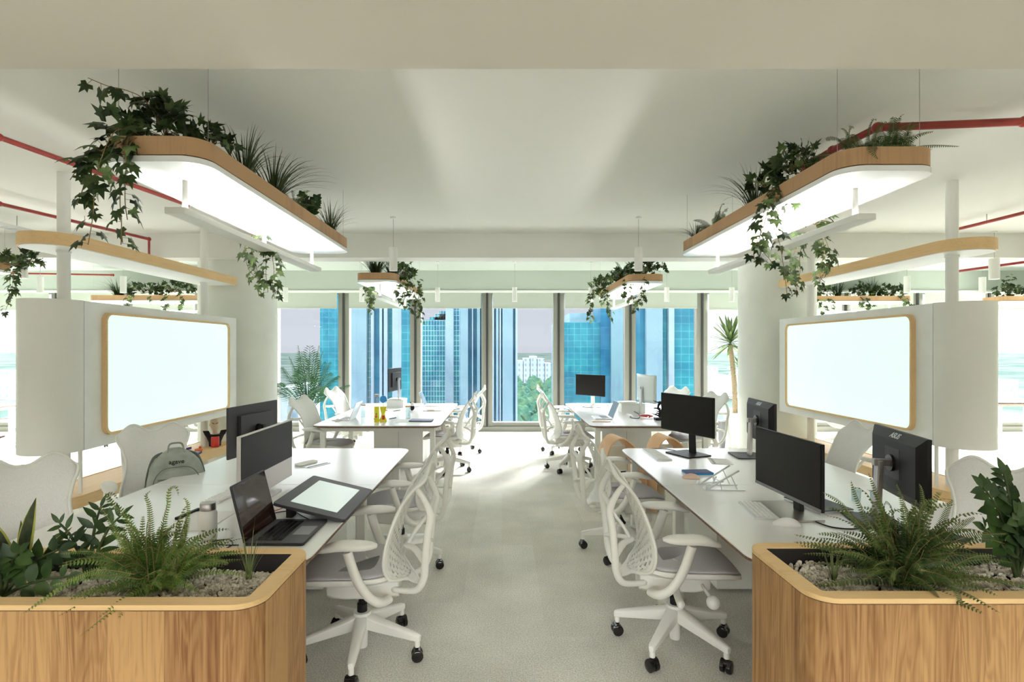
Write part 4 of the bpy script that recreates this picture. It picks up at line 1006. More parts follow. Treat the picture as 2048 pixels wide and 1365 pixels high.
ivy('two long ivy trails hanging from the far end of the far right planter', (1.58, 8.4, TZ), .08, clump=[(W(1205, 575, 8.3), (.20, .4, .20), 60)], strands=[
    [W(1205, 570, 8.2), W(1190, 580, 8.1), W(1180, 600, 8.1), W(1182, 620, 8.1), W(1180, 645, 8.1)], [W(1215, 580, 8.0), W(1215, 600, 7.9), W(1222, 620, 7.9), W(1222, 645, 7.9)],
    [W(1200, 572, 8.2), W(1186, 590, 8.1), W(1176, 610, 8.1)], [W(1212, 580, 8.0), W(1206, 600, 7.9), W(1210, 612, 7.9)]], seed=57, light=.25, spacing=.34)
# behind the left partition
grass('wild grass at the left end of the edge-on left planter', (-6.75, 9.5, TZ), .46, .36, 90, 60, .010)
ivy('left ivy mound on the edge-on planter behind the left partition', (-6.15, 9.5, TZ), .09, clump=[(W(285, 588, 9.4), (.42, .18, .20), 80)], strands=[[W(262, 590, 9.2), W(250, 605, 9.2), W(248, 614, 9.2)], [W(300, 592, 9.2), W(305, 605, 9.2)]], seed=61, light=.15, spacing=.35)
ivy('right ivy mound on the edge-on planter behind the left partition', (-5.4, 9.5, TZ), .09, clump=[(W(350, 585, 9.4), (.42, .18, .26), 90)], strands=[[W(338, 590, 9.2), W(330, 605, 9.2), W(322, 618, 9.2)], [W(362, 590, 9.2), W(358, 605, 9.2), W(356, 620, 9.2)]], seed=62, light=.25, spacing=.35)
grass('dark grass by the pillar on the edge-on left planter', (-5.15, 9.5, TZ), .38, .24, 60, 63, .010)
# behind the right partition
ivy('ivy beside the pillar on the edge-on right planter', (5.35, 9.65, TZ), .09, clump=[(W(1640, 592, 9.6), (.28, .16, .26), 60)], strands=[[W(1640, 598, 9.4), W(1648, 615, 9.4), W(1650, 630, 9.4)], [W(1660, 598, 9.4), W(1664, 618, 9.4)]], seed=64, light=.25, spacing=.35)
grass('spiky grass left of the dark ivy on the edge-on right planter', (6.0, 9.65, TZ), .42, .28, 44, 65, .012)
ivy('tall dark ivy clump in the middle of the edge-on right planter', (6.3, 9.65, TZ), .09, clump=[(W(1722, 592, 9.6), (.24, .16, .26), 70)], strands=[[W(1735, 598, 9.4), W(1732, 612, 9.4), W(1728, 622, 9.4)], [W(1722, 600, 9.4), W(1742, 615, 9.4)]], seed=66, light=.2, spacing=.35)
grass('spiky grass right of the dark ivy on the edge-on right planter', (6.62, 9.65, TZ), .46, .26, 44, 67, .012)
ivy('rightmost ivy spreading off the edge-on right planter', (6.9, 9.65, TZ), .09, clump=[(W(1785, 590, 9.6), (.35, .16, .22), 80)], strands=[[W(1800, 590, 9.4), W(1815, 604, 9.4), W(1822, 612, 9.4)]], seed=68, light=.12, spacing=.35)
# edges
ivy('ivy trailing from the planter at the left edge', (-5.4, 5.7, TZ), .085, clump=[(W(20, 532, 5.75), (.20, .22, .14), 70), (W(62, 525, 5.7), (.09, .10, .14), 24)], strands=[
    [W(25, 540, 5.6), W(20, 565, 5.5), W(22, 585, 5.5), W(15, 610, 5.5), W(10, 625, 5.5)], [W(28, 540, 5.6), W(26, 565, 5.5), W(24, 590, 5.5)]], seed=69, light=.15, spacing=.36)
ivy('ivy climbing up at the right edge planter', (9.2, 9.65, TZ), .09, clump=[(W(2020, 592, 9.6), (.4, .16, .22), 80)], strands=[[W(2010, 592, 9.5), W(2012, 570, 9.5), W(2022, 555, 9.5), W(2026, 550, 9.5)]], seed=70, light=.12, spacing=.35)

# ------------------------------------------------------------------ standing pot plants
r = empty('palm_plant', (-3.32, 9.25, 0), 0, 'tall feathery palm in a white pot by the left pillar', 'plant')
MB().lathe([(.001, 0), (.13, 0), (.16, .50), (.145, .50), (.14, .46), (.001, .46)]).build('pot', M['pot'], r)
MB().cyl((0, 0, .455), (0, 0, .465), .138).build('soil', M['soil'], r)
rg = random.Random(77); m = MB(); st = MB()
for i in range(22):
    a = i*2.399+rg.uniform(-.2, .2); k = ((i % 10)+.5)/10; h = 1.25-.60*k; o = .15+.62*k
    b = Vector((math.cos(a), math.sin(a)*.75, 0)); P = [b*o*t**1.2+Vector((0, 0, .46+h*(t-.36*k*t**2.5))) for t in [q/9 for q in range(10)]]
    st.tube(P, [.008*(1-.8*q/9)+.001 for q in range(10)], 5)
    for j in range(20):
        f = .22+.78*j/20; q = min(int(f*9), 8); p = P[q]+(P[q+1]-P[q])*(f*9-q); t = (P[q+1]-P[q]).normalized(); w = t.cross(Vector((0, 0, 1))).normalized()
        L = .32*math.sin(PI*min(1, .12+f*.86))**.7
        for s in (-1, 1):
            d = (w*s*.75+t*.8+Vector((0, 0, -.10))).normalized(); e_ = p+d*L+Vector((0, 0, -.25*L)); q2 = p+d*L*.5; u = Vector((0, 0, .0042))+t*.003
            m.add([p-u*.4, q2-u, e_, q2+u], [(0, 1, 2, 3)])
m.build('fronds', M['palm'], r, smooth=0, recalc=False); st.build('stems', M['palm'], r, recalc=False)

r = empty('yucca', (3.78, 8.75, 0), 0, 'yucca with two bare trunks in a tall white pot by the right pillar', 'plant')
m = MB(); m.loft([[(x, y, 0) for x, y in rrect(.25, .25, .04, 5)], [(x, y, .57) for x, y in rrect(.30, .30, .045, 5)], [(x, y, .57) for x, y in rrect(.27, .27, .04, 5)], [(x, y, .53) for x, y in rrect(.265, .265, .04, 5)]]).build('pot', M['pot'], r)
MB().prism(rrect(.26, .26, .04, 5), .525, .54).build('soil', M['soil'], r)
for nm, base, top, rr in (('trunk', (.0, 0, .5), (-.09, -.02, 1.66), .036), ('trunk', (.06, .03, .5), (.14, .04, 1.18), .034), ('trunk', (.11, -.04, .5), (.20, -.04, 1.45), .02)):
    m = MB(); P = spline([base, tuple((Vector(base)+Vector(top))/2+Vector((.02, 0, 0))), top], 10); m.tube(P, [rr*(1.15-.2*i/len(P))*(1+.06*(i % 2)) for i in range(len(P))], 12); tk = m.build(nm, M['bark'], r)
    m = MB(); rg = random.Random(int(top[2]*100)); c = Vector(top); N_ = 70 if rr > .035 else 46; LL = .46 if rr > .035 else .34
    for i in range(N_):
        a = i*2.399; el = R(88-118*(i/N_)**.9); L = LL*rg.uniform(.75, 1.1); d = Vector((math.cos(a)*math.cos(el), math.sin(a)*math.cos(el), math.sin(el)))
        P = [c+Vector((0, 0, .08*(1-i/N_)))+d*L*t+Vector((0, 0, -.10*L*t*t)) for t in (0, .3, .6, .85, 1)]
        blade(m, P, .042, .25, lambda f: max(.05, math.sin(PI*min(1, .18+f*.80))), (0, 0, 1) if abs(d.z) < .9 else (0, 1, 0))
    m.build('leaves', M['yucca'], r, smooth=0, recalc=False)
r = empty('potted_sprout', (-.52, 10.12, 0), 0, 'small green potted plant on the floor at the window left of centre', 'plant')
MB().lathe([(.001, 0), (.075, 0), (.095, .20), (.085, .20), (.08, .17), (.001, .17)]).build('pot', M['pot'], r)
m = MB(); rg = random.Random(8)
for i in range(34):
    a = rg.uniform(0, 6.28); b = Vector((math.cos(a), math.sin(a), 0)); k = rg.random(); p = b*.03*k+Vector((0, 0, .17+.05*k)); leaf_oval(m, p, b*(.3+k)+Vector((0, 0, 1.3-.8*k)), b*-.3+Vector((0, 0, 1)), .20*rg.uniform(.6, 1.1), .05)
m.build('leaves', M['palm'], r, smooth=180, recalc=False)

# ================================================================== things on the desks
def dpos(px, py, z=DZ): x, y = D(px, py, z); return x, y
def monitor(label, x, y, zb, w, h, deg, mk='black', style='flat', base=(.22, .26), basedx=-.06, nd=-.07, logo=None, chin=None, stand='black', curve=0, group='desktop monitors', basemat=None, z0=DZ):
    """screen faces local +x; x,y is the screen centre"""
    r = empty('monitor', (x, y, z0), R(deg), label, 'monitor', group)
    z = zb-z0
    if style == 'taper':
        m = MB()
        a = [(-.0, -w/2, z), (-.0, w/2, z), (-.0, w/2, z+h), (-.0, -w/2, z+h)]
        def rect(xx, ins, lo=0): return [(xx, -w/2+ins, z+ins+lo), (xx, w/2-ins, z+ins+lo), (xx, w/2-ins, z+h-ins), (xx, -w/2+ins, z+h-ins)]
        m.loft([rect(.006, 0), rect(-.012, 0), rect(-.040, .045)]).build('casing', M[mk], r, smooth=0, bevel=.002)
        MB().cyl((-.040, 0, z+h*.52), (-.055, 0, z+h*.52), .042, seg=28).build('mount', M['blackgloss'], r)
        MB().box((-.0405, 0, z+h*.52), (.002, .15, .15)).build('back_plate', M['darkgrey'], r, smooth=0)
    elif style == 'slab':
        MB().box((-.006, 0, z+h/2), (.022, w, h)).build('casing', M[mk], r, smooth=0, bevel=.003)
    elif style == 'curved':
        g = [[(-.02-.05*(1-(2*k/16-1)**2)*.8+.0, -w/2+w*k/16, z+h*j/8) for k in range(17)] for j in range(9)]
        m = MB(); m.sheet(g).build('casing', M[mk], r, smooth=180, solid=.018)
    else:
        m = MB(); m.box((-.004, 0, z+h/2), (.016, w, h)); m.box((-.022, 0, z+h*.5), (.024, w*.66, h*.62)); m.build('casing', M[mk], r, smooth=0, bevel=.003)
        MB().cyl((-.034, 0, z+h*.5), (-.05, 0, z+h*.5), .03, seg=24).build('mount', M['blackgloss'], r)
    if style != 'curved':
        hb = h*(chin or .035)
        MB().box((.0055 if style == 'slab' else .0062, 0, z+hb+(h-hb-.006)/2), (.003, w-.012, h-hb-.006)).build('screen', M['screen'], r, smooth=0)
        if chin and chin < .1: MB().box((.0068, 0, z+.009), (.003, w-.004, .016)).build('chin', M['grey'], r, smooth=0)
    else:
        g = [[(-.008-.05*(1-(2*k/16-1)**2)*.8, -w/2+.006+(w-.012)*k/16, z+.006+(h-.012)*j/8) for k in range(17)] for j in range(9)]
        MB().sheet(g).build('screen', M['screen'], r, smooth=180, solid=.003)
    sm = M[stand]
    m = MB(); m.loft([[(nd-.012+dx, -ww, zz), (nd+.012+dx, -ww, zz), (nd+.012+dx, ww, zz), (nd-.012+dx, ww, zz)] for zz, dx, ww in ((.008, 0, .032), (z+h*.55, .012 if nd < 0 else 0, .026))])
    m.box((nd/2-.01, 0, z+h*.52), (abs(nd)+.01, .035, .035)); m.build('stand_neck', sm, r, smooth=0, bevel=.004)
    MB().prism(rrect(base[0], base[1], .012, 4, basedx, 0), .0, .010).build('stand_base', basemat and M[basemat] or sm, r, smooth=30, bevel=.002)
    if logo: text('logo', logo, h*.12, M['text'], r, Vector((-.0275, .0 if style == 'taper' else 0, z+h-.024)), Matrix(((0, .55, -.84, 0), (-1, 0, 0, 0), (0, .84, .55, 0), (0, 0, 0, 1))), shear=.25, bold=.001)
    return r
def keyboard(label, x, y, deg, w=.125, L=.30, z0=DZ, rows=5, cols=14, mk='alu'):
    r = empty('keyboard', (x, y, z0), R(deg), label, 'keyboard', 'keyboards on the benches')
    MB().loft([[(px_, py_, 0) for px_, py_ in rrect(w, L, .01, 4)], [(px_, py_, .006+.006*(-px_/w+.5)) for px_, py_ in rrect(w, L, .01, 4)]]).build('body', M[mk], r, smooth=40)
    m = MB(); kw, kl = (w-.012)/rows, (L-.012)/cols
    for i in range(rows):
        for j in range(cols):
            cx, cy = -w/2+.006+kw*(i+.5), -L/2+.006+kl*(j+.5); m.box((cx, cy, .0072+.006*(-cx/w+.5)+.001), (kw*.82, kl*.84, .004))
    m.build('keys', M['paper'], r, smooth=0)
    return r
def mouse(label, x, y, deg, mk='paper', s=1.0):
    m = MB(); secs = []
    for i in range(13):
        f = i/12; X_ = (-.055+.11*f)*s; w = .030*s*max(.05, math.sin(PI*(.06+.88*f)))**.55; h = .034*s*max(.05, math.sin(PI*(.05+.90*f**.85)))**.7
        secs.append([(X_, w*math.cos(a), max(0, h*math.sin(a)) if math.sin(a) > 0 else 0) for a in [2*PI*k/20 for k in range(20)]])
    o = m.loft(secs).build('mouse', M[mk], None, smooth=180); o.location = (x, y, DZ+.0005); o.rotation_euler = (0, 0, R(deg)); tag(o, label, 'mouse', 'computer mice'); return o
def laptop(label, x, y, deg, w=.31, d=.215, ang=105, dark=True, screen='screen', z0=DZ):
    """hinge at x,y; base extends local +x; user side +x"""
    r = empty('laptop', (x, y, z0), R(deg), label, 'laptop', 'laptops on the benches'); b = M['darkgrey'] if dark else M['alu']
    MB().prism(rrect(d, w, .010, 4, d/2, 0), 0.001, .014).build('base', b, r, smooth=40, bevel=.001)
    MB().box((d*.36, 0, .0142), (d*.46, w*.82, .001)).build('keyboard_well', M['black'] if dark else M['grey'], r, smooth=0)
    m = MB()
    for i in range(5):
        for j in range(14): m.box((d*.36-d*.23+d*.46*(i+.5)/5, -w*.41+w*.82*(j+.5)/14, .0156), (d*.46/5*.82, w*.82/14*.84, .0015))
    m.build('keys', M['blackgloss'] if dark else M['grey'], r, smooth=0)
    MB().box((d*.80, 0, .0142), (d*.30, w*.36, .0008)).build('touchpad', M['grey'] if dark else M['alu'], r, smooth=0)
    a = R(ang); Rm = Matrix(((math.cos(a), 0, -math.sin(a), 0), (0, 1, 0, 0), (math.sin(a), 0, math.cos(a), .010), (0, 0, 0, 1)))
    m = MB().mat(Rm); m.prism(rrect(d, w, .010, 4, d/2, 0), -.0035, .0035); lid = m.build('lid', b, r, smooth=40)
    m = MB().mat(Rm); m.prism(rrect(d-.012, w-.012, .006, 4, d/2, 0), -.0046, -.0036); m.build('screen', M[screen], lid, smooth=0)
    return r
M['lapscreen'] = mat('glossy_display', (.03, .012, .010), .06, spec=.8)
M['greyscreen'] = mat('grey_display', (.25, .30, .36), .2)
M['whiteback'] = mat('white_monitor_back', (.70, .74, .74), .4)
M['body'] = mat('silver_casing', (.62, .58, .57), .35, .3)

# --- near left bench
monitor('dark grey monitor seen from behind on the near left desk', -1.70, 3.69, .895, .56, .33, 172, 'darkgrey', 'flat', base=(.20, .24))
monitor('silver all-in-one computer with black screen and pale chin, near left desk', -1.385, 3.20, .768, .70, .367, 0, 'body', 'slab', chin=.34, stand='body', base=(.18, .22), basedx=-.05, nd=-.05)
laptop('dark laptop open on the near left desk, tilted glossy screen', -1.135, 2.545, 0, .335, .26, 104, screen='lapscreen')
r = empty('pen_display', (-.965, 2.985, DZ), R(0), 'tilted pen display with black bezel at the aisle edge of the near left desk', 'tablet')
a = math.atan2(-.085, .35); T_ = Matrix.Translation((0, 0, .055)) @ Matrix.Rotation(-a, 4, 'Y')
m = MB().mat(T_); m.prism(rrect(.37, .585, .018, 5), -.012, .004); m.build('body', M['darkgrey'], r, smooth=40, bevel=.002)
m = MB().mat(T_); m.prism(rrect(.245, .44, .004, 3, .0, .0), .0042, .0052); m.build('display', M['tabletface'], r, smooth=0)
m = MB(); m.box((-.13, -.18, .032), (.03, .06, .064)); m.box((-.13, .18, .032), (.03, .06, .064)); m.build('foot', M['black'], r, smooth=0)
def cable(label, pts, rr=.0028, mk='black', group='cables on the benches'):
    P = [Vector(p) for p in spline(pts, 6)]; p0 = P[0].copy(); o = MB().tube([p-p0 for p in P], rr, 6).build('cable', M[mk], None, smooth=180); o.location = p0
    tag(o, label, 'cable', group); return o
Z = DZ+.004
cable('black cable from the laptop to the pen display', [(-1.16, 2.76, Z), (-1.20, 2.84, Z), (-1.12, 2.88, Z), (-1.04, 2.80, Z), (-.98, 2.74, Z)])
cable('thin black cable looped behind the laptop, nearer the silver computer', [(-1.18, 2.74, Z+.007), (-1.27, 2.92, Z+.007), (-1.20, 3.08, Z+.007), (-1.12, 3.0, Z+.007), (-1.13, 2.90, Z+.04)])
cable('red-brown cable crossing under the pen display', [(-1.24, 2.72, Z+.014), (-1.14, 2.94, Z+.014), (-1.08, 2.86, Z+.014)], .0025, 'redp')
cable('black cable coiled between the bottle and laptop', [(-1.30, 2.39, Z), (-1.27, 2.33, Z), (-1.22, 2.32, Z), (-1.19, 2.38, Z), (-1.24, 2.45, Z), (-1.30, 2.42, Z), (-1.22, 2.36, Z+.008), (-1.16, 2.38, Z)])
r = empty('bottle', (-1.345, 2.47, DZ), 0, 'white insulated bottle with steel cap on the near left desk', 'bottle')
MB().lathe([(.001, 0), (.036, 0), (.039, .006), (.039, .118), (.034, .130), (.030, .134), (.001, .134)]).build('body', M['white'], r)
MB().lathe([(.001, .134), (.034, .134), (.034, .162), (.031, .166), (.001, .166)]).build('cap', M['steel'], r)
text('logo', 'ogo', .012, M['black'], r, Vector((.0, -.0395, .05)), Matrix(((1, 0, 0, 0), (0, 0, -1, 0), (0, 1, 0, 0), (0, 0, 0, 1))))
keyboard('white keyboard behind the bottle on the near left desk', -1.63, 3.24, 176, .115, .42, mk='paper')
o = MB().prism(rrect(.07, .17, .012, 4), 0, .012).build('notebook', M['paper'], None, smooth=40, bevel=.002); o.location = (-1.475, 4.07, DZ+.0042); o.rotation_euler = (0, 0, R(-28)); tag(o, 'small white notebook on a grey sheet, near left desk', 'notebook')
r = empty('paper_sheet', (-1.42, 4.05, DZ), R(-28), 'pale grey sheet with dark strip under the notebook, near left desk', 'paper')
MB().box((0, 0, .002), (.16, .20, .003)).build('sheet', M['alu'], r, smooth=0); MB().box((.055, 0, .004), (.02, .19, .002)).build('dark_strip', M['grey'], r, smooth=0)
o = MB().box((0, 0, .008), (.018, .17, .014)).build('pencil_case', M['black'], None, smooth=0, bevel=.003); o.location = (-1.64, 2.82, DZ); o.rotation_euler = (0, 0, R(-8)); tag(o, 'thin black case lying behind the fern on the near left desk', 'case')
o = MB().box((0, 0, .0025), (.22, .30, .004)).build('desk_mat', M['paper'], None, smooth=0); o.location = (-1.52, 2.72, DZ); tag(o, 'white paper pad beside the bottle on the near left desk', 'paper')
# backpack on its chair
r = empty('backpack', (-2.23, 3.70, .488), R(-56), 'grey-green backpack slumped on the solid-backed chair', 'backpack')
r.scale = (1.06, 1.10, 1.04)
def bag(m, W_, D_, H_, z0, top=.35, n=28, x0=0.0, lumps=.010, seed=0):
    secs = []
    for j in range(15):
        f = j/14; z = z0+H_*f; k = (1-max(0, (f-(1-top))/top)**2.2*.80)*(.94+.12*math.sin(PI*min(1, f*1.1+.1))); k = max(k, .2); q = []
        for i in range(n):
            a = 2*PI*i/n; c, s_ = math.cos(a), math.sin(a); ex = .62
            p = Vector((D_/2*k**.6*math.copysign(abs(c)**ex, c), W_/2*k*math.copysign(abs(s_)**ex, s_), z))
            p += Vector((c, s_, 0))*lumps*mnoise.noise(p*14+Vector((seed, 0, 0)))
            q.append((p.x+x0-.10*f, p.y, p.z))
        secs.append(q)
    return m.loft(secs)
bag(MB(), .30, .15, .40, 0).build('body', M['backpack'], r, smooth=180)
bag(MB(), .25, .07, .27, .012, .25, x0=.088, seed=3).build('front_pocket', M['backpack'], r, smooth=180)
for s in (-1, 1): bag(MB(), .05, .10, .17, .01, .3, x0=-.005, seed=5+s).build('side_pocket', M['backpack'], r, smooth=180).location = (0, s*.155, 0)
MB().tube(spline([(.083, -.127, .03), (.060, -.125, .20), (.040, -.08, .282), (.035, 0, .295), (.040, .08, .282), (.060, .125, .20), (.083, .127, .03)], 5), .003, 6).build('seam', M['bpdark'], r)
MB().box((.058, 0, .225), (.02, .20, .007), (0, -.3, 0)).build('zipper', M['bpdark'], r, smooth=0); MB().box((.074, -.085, .205), (.004, .008, .03), (0, -.2, 0)).build('zip_pull', M['steel'], r, smooth=0, bevel=.002)
MB().tube(spline([(-.06, -.045, .37), (-.09, -.035, .425), (-.09, 0, .435), (-.09, .035, .425), (-.06, .045, .37)], 4), .010, 8, flat=.5).build('handle', M['backpack'], r, smooth=180)
for s in (-1, 1): MB().tube(spline([(-.15, s*.07, .36), (-.10, s*.12, .34), (-.05, s*.15, .25), (-.02, s*.163, .12), (.0, s*.16, .03)], 4), .012, 8, flat=.35).build('strap', M['bpdark'], r, smooth=180)
text('logo', 'agave', .038, M['black'], r, Vector((.006, .0, .325)), Matrix(((0, -.30, .95, 0), (1, 0, 0, 0), (0, .95, .30, 0), (0, 0, 0, 1))), extrude=.003, bold=.0004)
# things on the left partition shelf
SZ = .517
def small(name, mb, mk, loc, deg, label, cat, group=None, **k):
    o = mb.build(name, M[mk], None, **k); o.location = loc; o.rotation_euler = (0, 0, R(deg)); tag(o, label, cat, group); return o
r = empty('figurine', (-3.20, 6.02, SZ), R(-60), 'bald bust figurine with black collar holding a red cup, on the left shelf', 'figurine')
MB().loft([[(.05*k*math.cos(a), .085*k*math.sin(a), z) for a in [2*PI*i/20 for i in range(20)]] for z, k in ((0, .7), (.05, .75), (.10, 1.0), (.125, 1.15), (.13, .6))]).build('coat', M['black'], r, smooth=40)
MB().lathe([(.001, .10), (.026, .11), (.024, .17), (.034, .185), (.047, .22), (.050, .25), (.044, .285), (.026, .305), (.001, .31)]).build('head', mat('cream_vinyl', (.72, .58, .42), .5), r, smooth=180)
MB().ball((.05, 0, .235), .012, 8, 6, (1, 1, 1.4)).ball((0, -.05, .235), .013, 8, 6, (.7, .6, 1.2)).ball((0, .05, .235), .013, 8, 6, (.7, .6, 1.2)).build('ears_and_nose', bpy.data.materials['cream_vinyl'], r, smooth=180)
MB().loft([[(.01, -.05, .12), (.04, -.03, .10), (.04, -.10, .13)], [(-.01, -.06, .17), (.0, -.05, .15), (.0, -.12, .175)]]).loft([[(.01, .05, .12), (.04, .03, .10), (.04, .10, .13)], [(-.01, .06, .17), (.0, .05, .15), (.0, .12, .175)]]).build('collar', M['black'], r, smooth=0)
MB().tube([(.046, -.03, .262), (.052, -.006, .250)], .003, 5).tube([(.046, .03, .262), (.052, .006, .250)], .003, 5).build('eyebrow', M['black'], r)
MB().lathe([(.001, 0), (.038, 0), (.042, .02), (.042, .10), (.036, .115), (.030, .11), (.001, .11)], (.06, 0, 0)).build('cup', M['redp'], r, smooth=50)
small('book', MB().box((0, 0, .010), (.13, .18, .02)), 'navy', (-3.17, 5.52, SZ), 10, 'navy book lying on the left partition shelf', 'book', smooth=0, bevel=.002)
small('book', MB().box((0, 0, .012), (.16, .20, .024)), 'purple', (-3.45, 5.75, SZ), -12, 'purple book lying behind the pole on the left partition shelf', 'book', smooth=0, bevel=.002)
small('toy', MB().ball((0, 0, .018), .028, 12, 8, (1.6, 1, .65)).ball((.01, .01, .045), .014, 10, 6), 'orange', (-3.19, 5.68, SZ+.0), 0, 'small orange toy beside the navy book on the left shelf', 'toy', smooth=180)

# --- far left bench
laptop('open silver laptop at the outer side of the far left desk', -1.84, 6.66, 180, .31, .215, 112, dark=False, screen='greyscreen')
mouse('white mouse in front of the silver laptop, far left desk', -1.97, 6.47, 90)
def tumbler(label, x, y, h=.16, rr=.034):
    r = empty('tumbler', (x, y, DZ), 0, label, 'cup', 'clear tumblers with wooden lids'); MB().lathe([(.001, 0), (rr*.9, 0), (rr, h*.9), (rr-.002, h*.9), (rr*.9-.002, .004), (.001, .004)]).build('glass', M['glassware'], r)
    MB().lathe([(.001, h*.9), (rr+.001, h*.9), (rr+.001, h), (.001, h)]).build('lid', M['ply'], r)
tumbler('clear tumbler with wooden lid beside the silver laptop, far left desk', -1.77, 6.88)
tumbler('clear tumbler with wooden lid near the clipboard, far left desk', -1.17, 6.72)
r = empty('water_bottle', (-1.485, 6.40, DZ), 0, 'tall clear bottle with yellow printed sleeve on the far left desk', 'bottle')
MB().prism(rrect(.055, .055, .012, 4), .0, .185).build('sleeve', M['yellow'], r, smooth=40); MB().prism(rrect(.052, .052, .012, 4), .186, .30).build('body', M['glassware'], r, smooth=40)
MB().prism(rrect(.045, .045, .012, 4), .301, .33).build('cap', M['steel'], r, smooth=40); MB().ball((0, -.0265, .07), .018, 12, 8, (1, .15, 1)).build('print', M['orange'], r); MB().ball((0, -.0265, .10), .010, 12, 8, (1, .2, 1)).build('print', M['blue'], r)
r = empty('hourglass', (-1.42, 6.45, DZ), R(20), 'yellow waisted stand beside the clear bottle, far left desk', 'ornament')
MB().loft([[(a, b, z) for a, b in rrect(.085*k, .05, .01, 3)] for z, k in ((.0, 1.0), (.02, .95), (.06, .55), (.09, .42), (.13, .7), (.18, .95))]).build('body', M['yellow'], r, smooth=50); MB().box((0, -.027, .05), (.03, .003, .05)).build('print', M['redp'], r)
r = empty('toy_basketball_hoop', (-1.67, 7.60, DZ), 0, 'blue toy hoop on a yellow post with red foot, far left desk', 'toy')
MB().cyl((0, 0, .0), (0, 0, .012), .028).box((.03, 0, .005), (.05, .03, .010)).build('foot', M['redp'], r); MB().cyl((0, 0, .012), (0, 0, .12), .006).build('post', M['yellow'], r)
MB().cyl((0, -.008, .16), (0, .008, .16), .050, seg=24).cyl((.035, -.02, .145), (.035, .02, .145), .02).build('head', M['blue'], r)
def carton(label, x, y, w, d, h, deg=0):
    r = empty('box', (x, y, DZ), R(deg), label, 'box', 'white boxes on the far benches'); MB().box((0, 0, h/2), (w, d, h)).build('body', M['paper'], r, smooth=0, bevel=.003); MB().box((0, 0, h-.012), (w+.004, d+.004, .022)).build('lid', M['pot'], r, smooth=0, bevel=.003)
carton('white box under the edge-on monitor, far left desk', -1.58, 8.12, .25, .30, .115)
monitor('slim monitor seen edge-on standing on the white box', -1.61, 8.10, .97, .56, .34, 172, 'darkgrey', 'flat', base=(.20, .22), basedx=-.04, stand='alu', z0=DZ+.1165)
laptop('open blue-lit laptop at the window end of the far left desk', -1.17, 8.28, 0, .31, .215, 112, dark=False, screen='greyscreen')
r = empty('panda_toy', (-1.265, 7.60, DZ), R(-60), 'small black and white panda toy on the far left desk', 'toy')
MB().ball((0, 0, .04), .036, 14, 10, (1, 1, 1.1)).build('body', M['black'], r, smooth=180); MB().ball((.008, 0, .088), .030, 14, 10).build('head', M['paper'], r, smooth=180)
for s in (-1, 1): MB().ball((0, s*.022, .113), .010, 8, 6).build('ear', M['black'], r, smooth=180)
small('notebook', MB().box((0, 0, .006), (.20, .27, .010)), 'navy', (-.97, 6.50, DZ+.004), 88, 'dark notebook on white paper at the front of the far left desk', 'notebook', smooth=0, bevel=.002)
small('paper_sheet', MB().box((0, 0, .0015), (.42, .26, .003)), 'paper', (-1.06, 6.50, DZ), 0, 'large white sheet under the dark notebook, far left desk', 'paper', smooth=0)
r = empty('clipboard', (-.98, 7.60, DZ), R(4), 'pale clipboard with wooden clip on the far left desk', 'clipboard'); MB().box((0, 0, .006), (.25, .20, .012)).build('board', M['paper'], r, smooth=0); MB().box((-.02, -.09, .016), (.10, .03, .010)).build('clip', M['ply'], r, smooth=0, bevel=.003)
for x, y, d, lb in ((-1.53, 6.62, 50, 'black pen left of the yellow bottle'), (-1.36, 6.72, -25, 'black pen right of the yellow bottle'), (-1.47, 7.55, -30, 'black pen in front of the white box')):
    o = MB().tube([(-.07, 0, .005), (.07, 0, .005)], .0045, 8).build('pen', M['black'], None); o.location = (x, y, DZ); o.rotation_euler = (0, 0, R(90+d)); tag(o, lb+' on the far left desk', 'pen', 'pens on the far left desk')

# --- far right bench
monitor('black-screened monitor on a white foot at the far right desk', 1.34, 8.22, .885, .56, .32, 222, 'black', 'flat', base=(.26, .20), basedx=-.05, stand='white')
laptop('open silver laptop on the aisle side of the far right desk', 1.36, 6.78, 180, .31, .215, 112, dark=False, screen='greyscreen')
small('phone', MB().prism(rrect(.22, .10, .012, 4), 0, .009), 'peach', (1.18, 6.44, DZ), 0, 'pale pink pad in front of the silver laptop, far right desk', 'gadget', smooth=40)
carton('white box beside the silver monitor stand, far right desk', 1.77, 7.40, .32, .26, .13)
small('paper_sheet', MB().box((0, 0, .008), (.22, .16, .014), (0, 0, .3)), 'paper', (1.72, 7.40, DZ+.134), 0, 'papers lying on the white box of the far right desk', 'paper', smooth=0)
monitor('large white-backed curved monitor seen from behind, far right desk', 1.92, 7.12, .90, .60, .36, 8, 'whiteback', 'curved', base=(.22, .24), basedx=-.14, nd=-.10, stand='alu')
small('cable', MB().tube(spline([(.0, -.08, .01), (.06, -.05, .014), (.10, 0, .01), (.05, .05, .016), (-.03, .06, .01), (-.05, 0, .018), (0, -.05, .01)], 5), .010, 8), 'redp', (1.80, 6.78, DZ+.012), 20, 'coiled red cord at the foot of the white-backed monitor', 'cable', smooth=180)
r = empty('ornament', (1.92, 6.58, DZ), 0, 'spiky black sculpture beside the red cord, far right desk', 'ornament')
MB().box((0, 0, .015), (.12, .10, .03)).build('base', M['black'], r, smooth=0, bevel=.004)
m = MB(); rg = random.Random(4)
m.tube(spline([(0, 0, .03), (.02, 0, .09), (-.015, .01, .15), (.01, 0, .23)], 5), .014, 7)
for i in range(22):
    z = .04+.19*rg.random(); a = rg.uniform(0, 6.28); L = rg.uniform(.04, .11); m.tube([(0, 0, z), (math.cos(a)*L*.5, math.sin(a)*L*.5, z+.01), (math.cos(a)*L, math.sin(a)*L, z+rg.uniform(-.02, .04))], [.010, .007, .002], 5)
m.build('branches', M['black'], r)
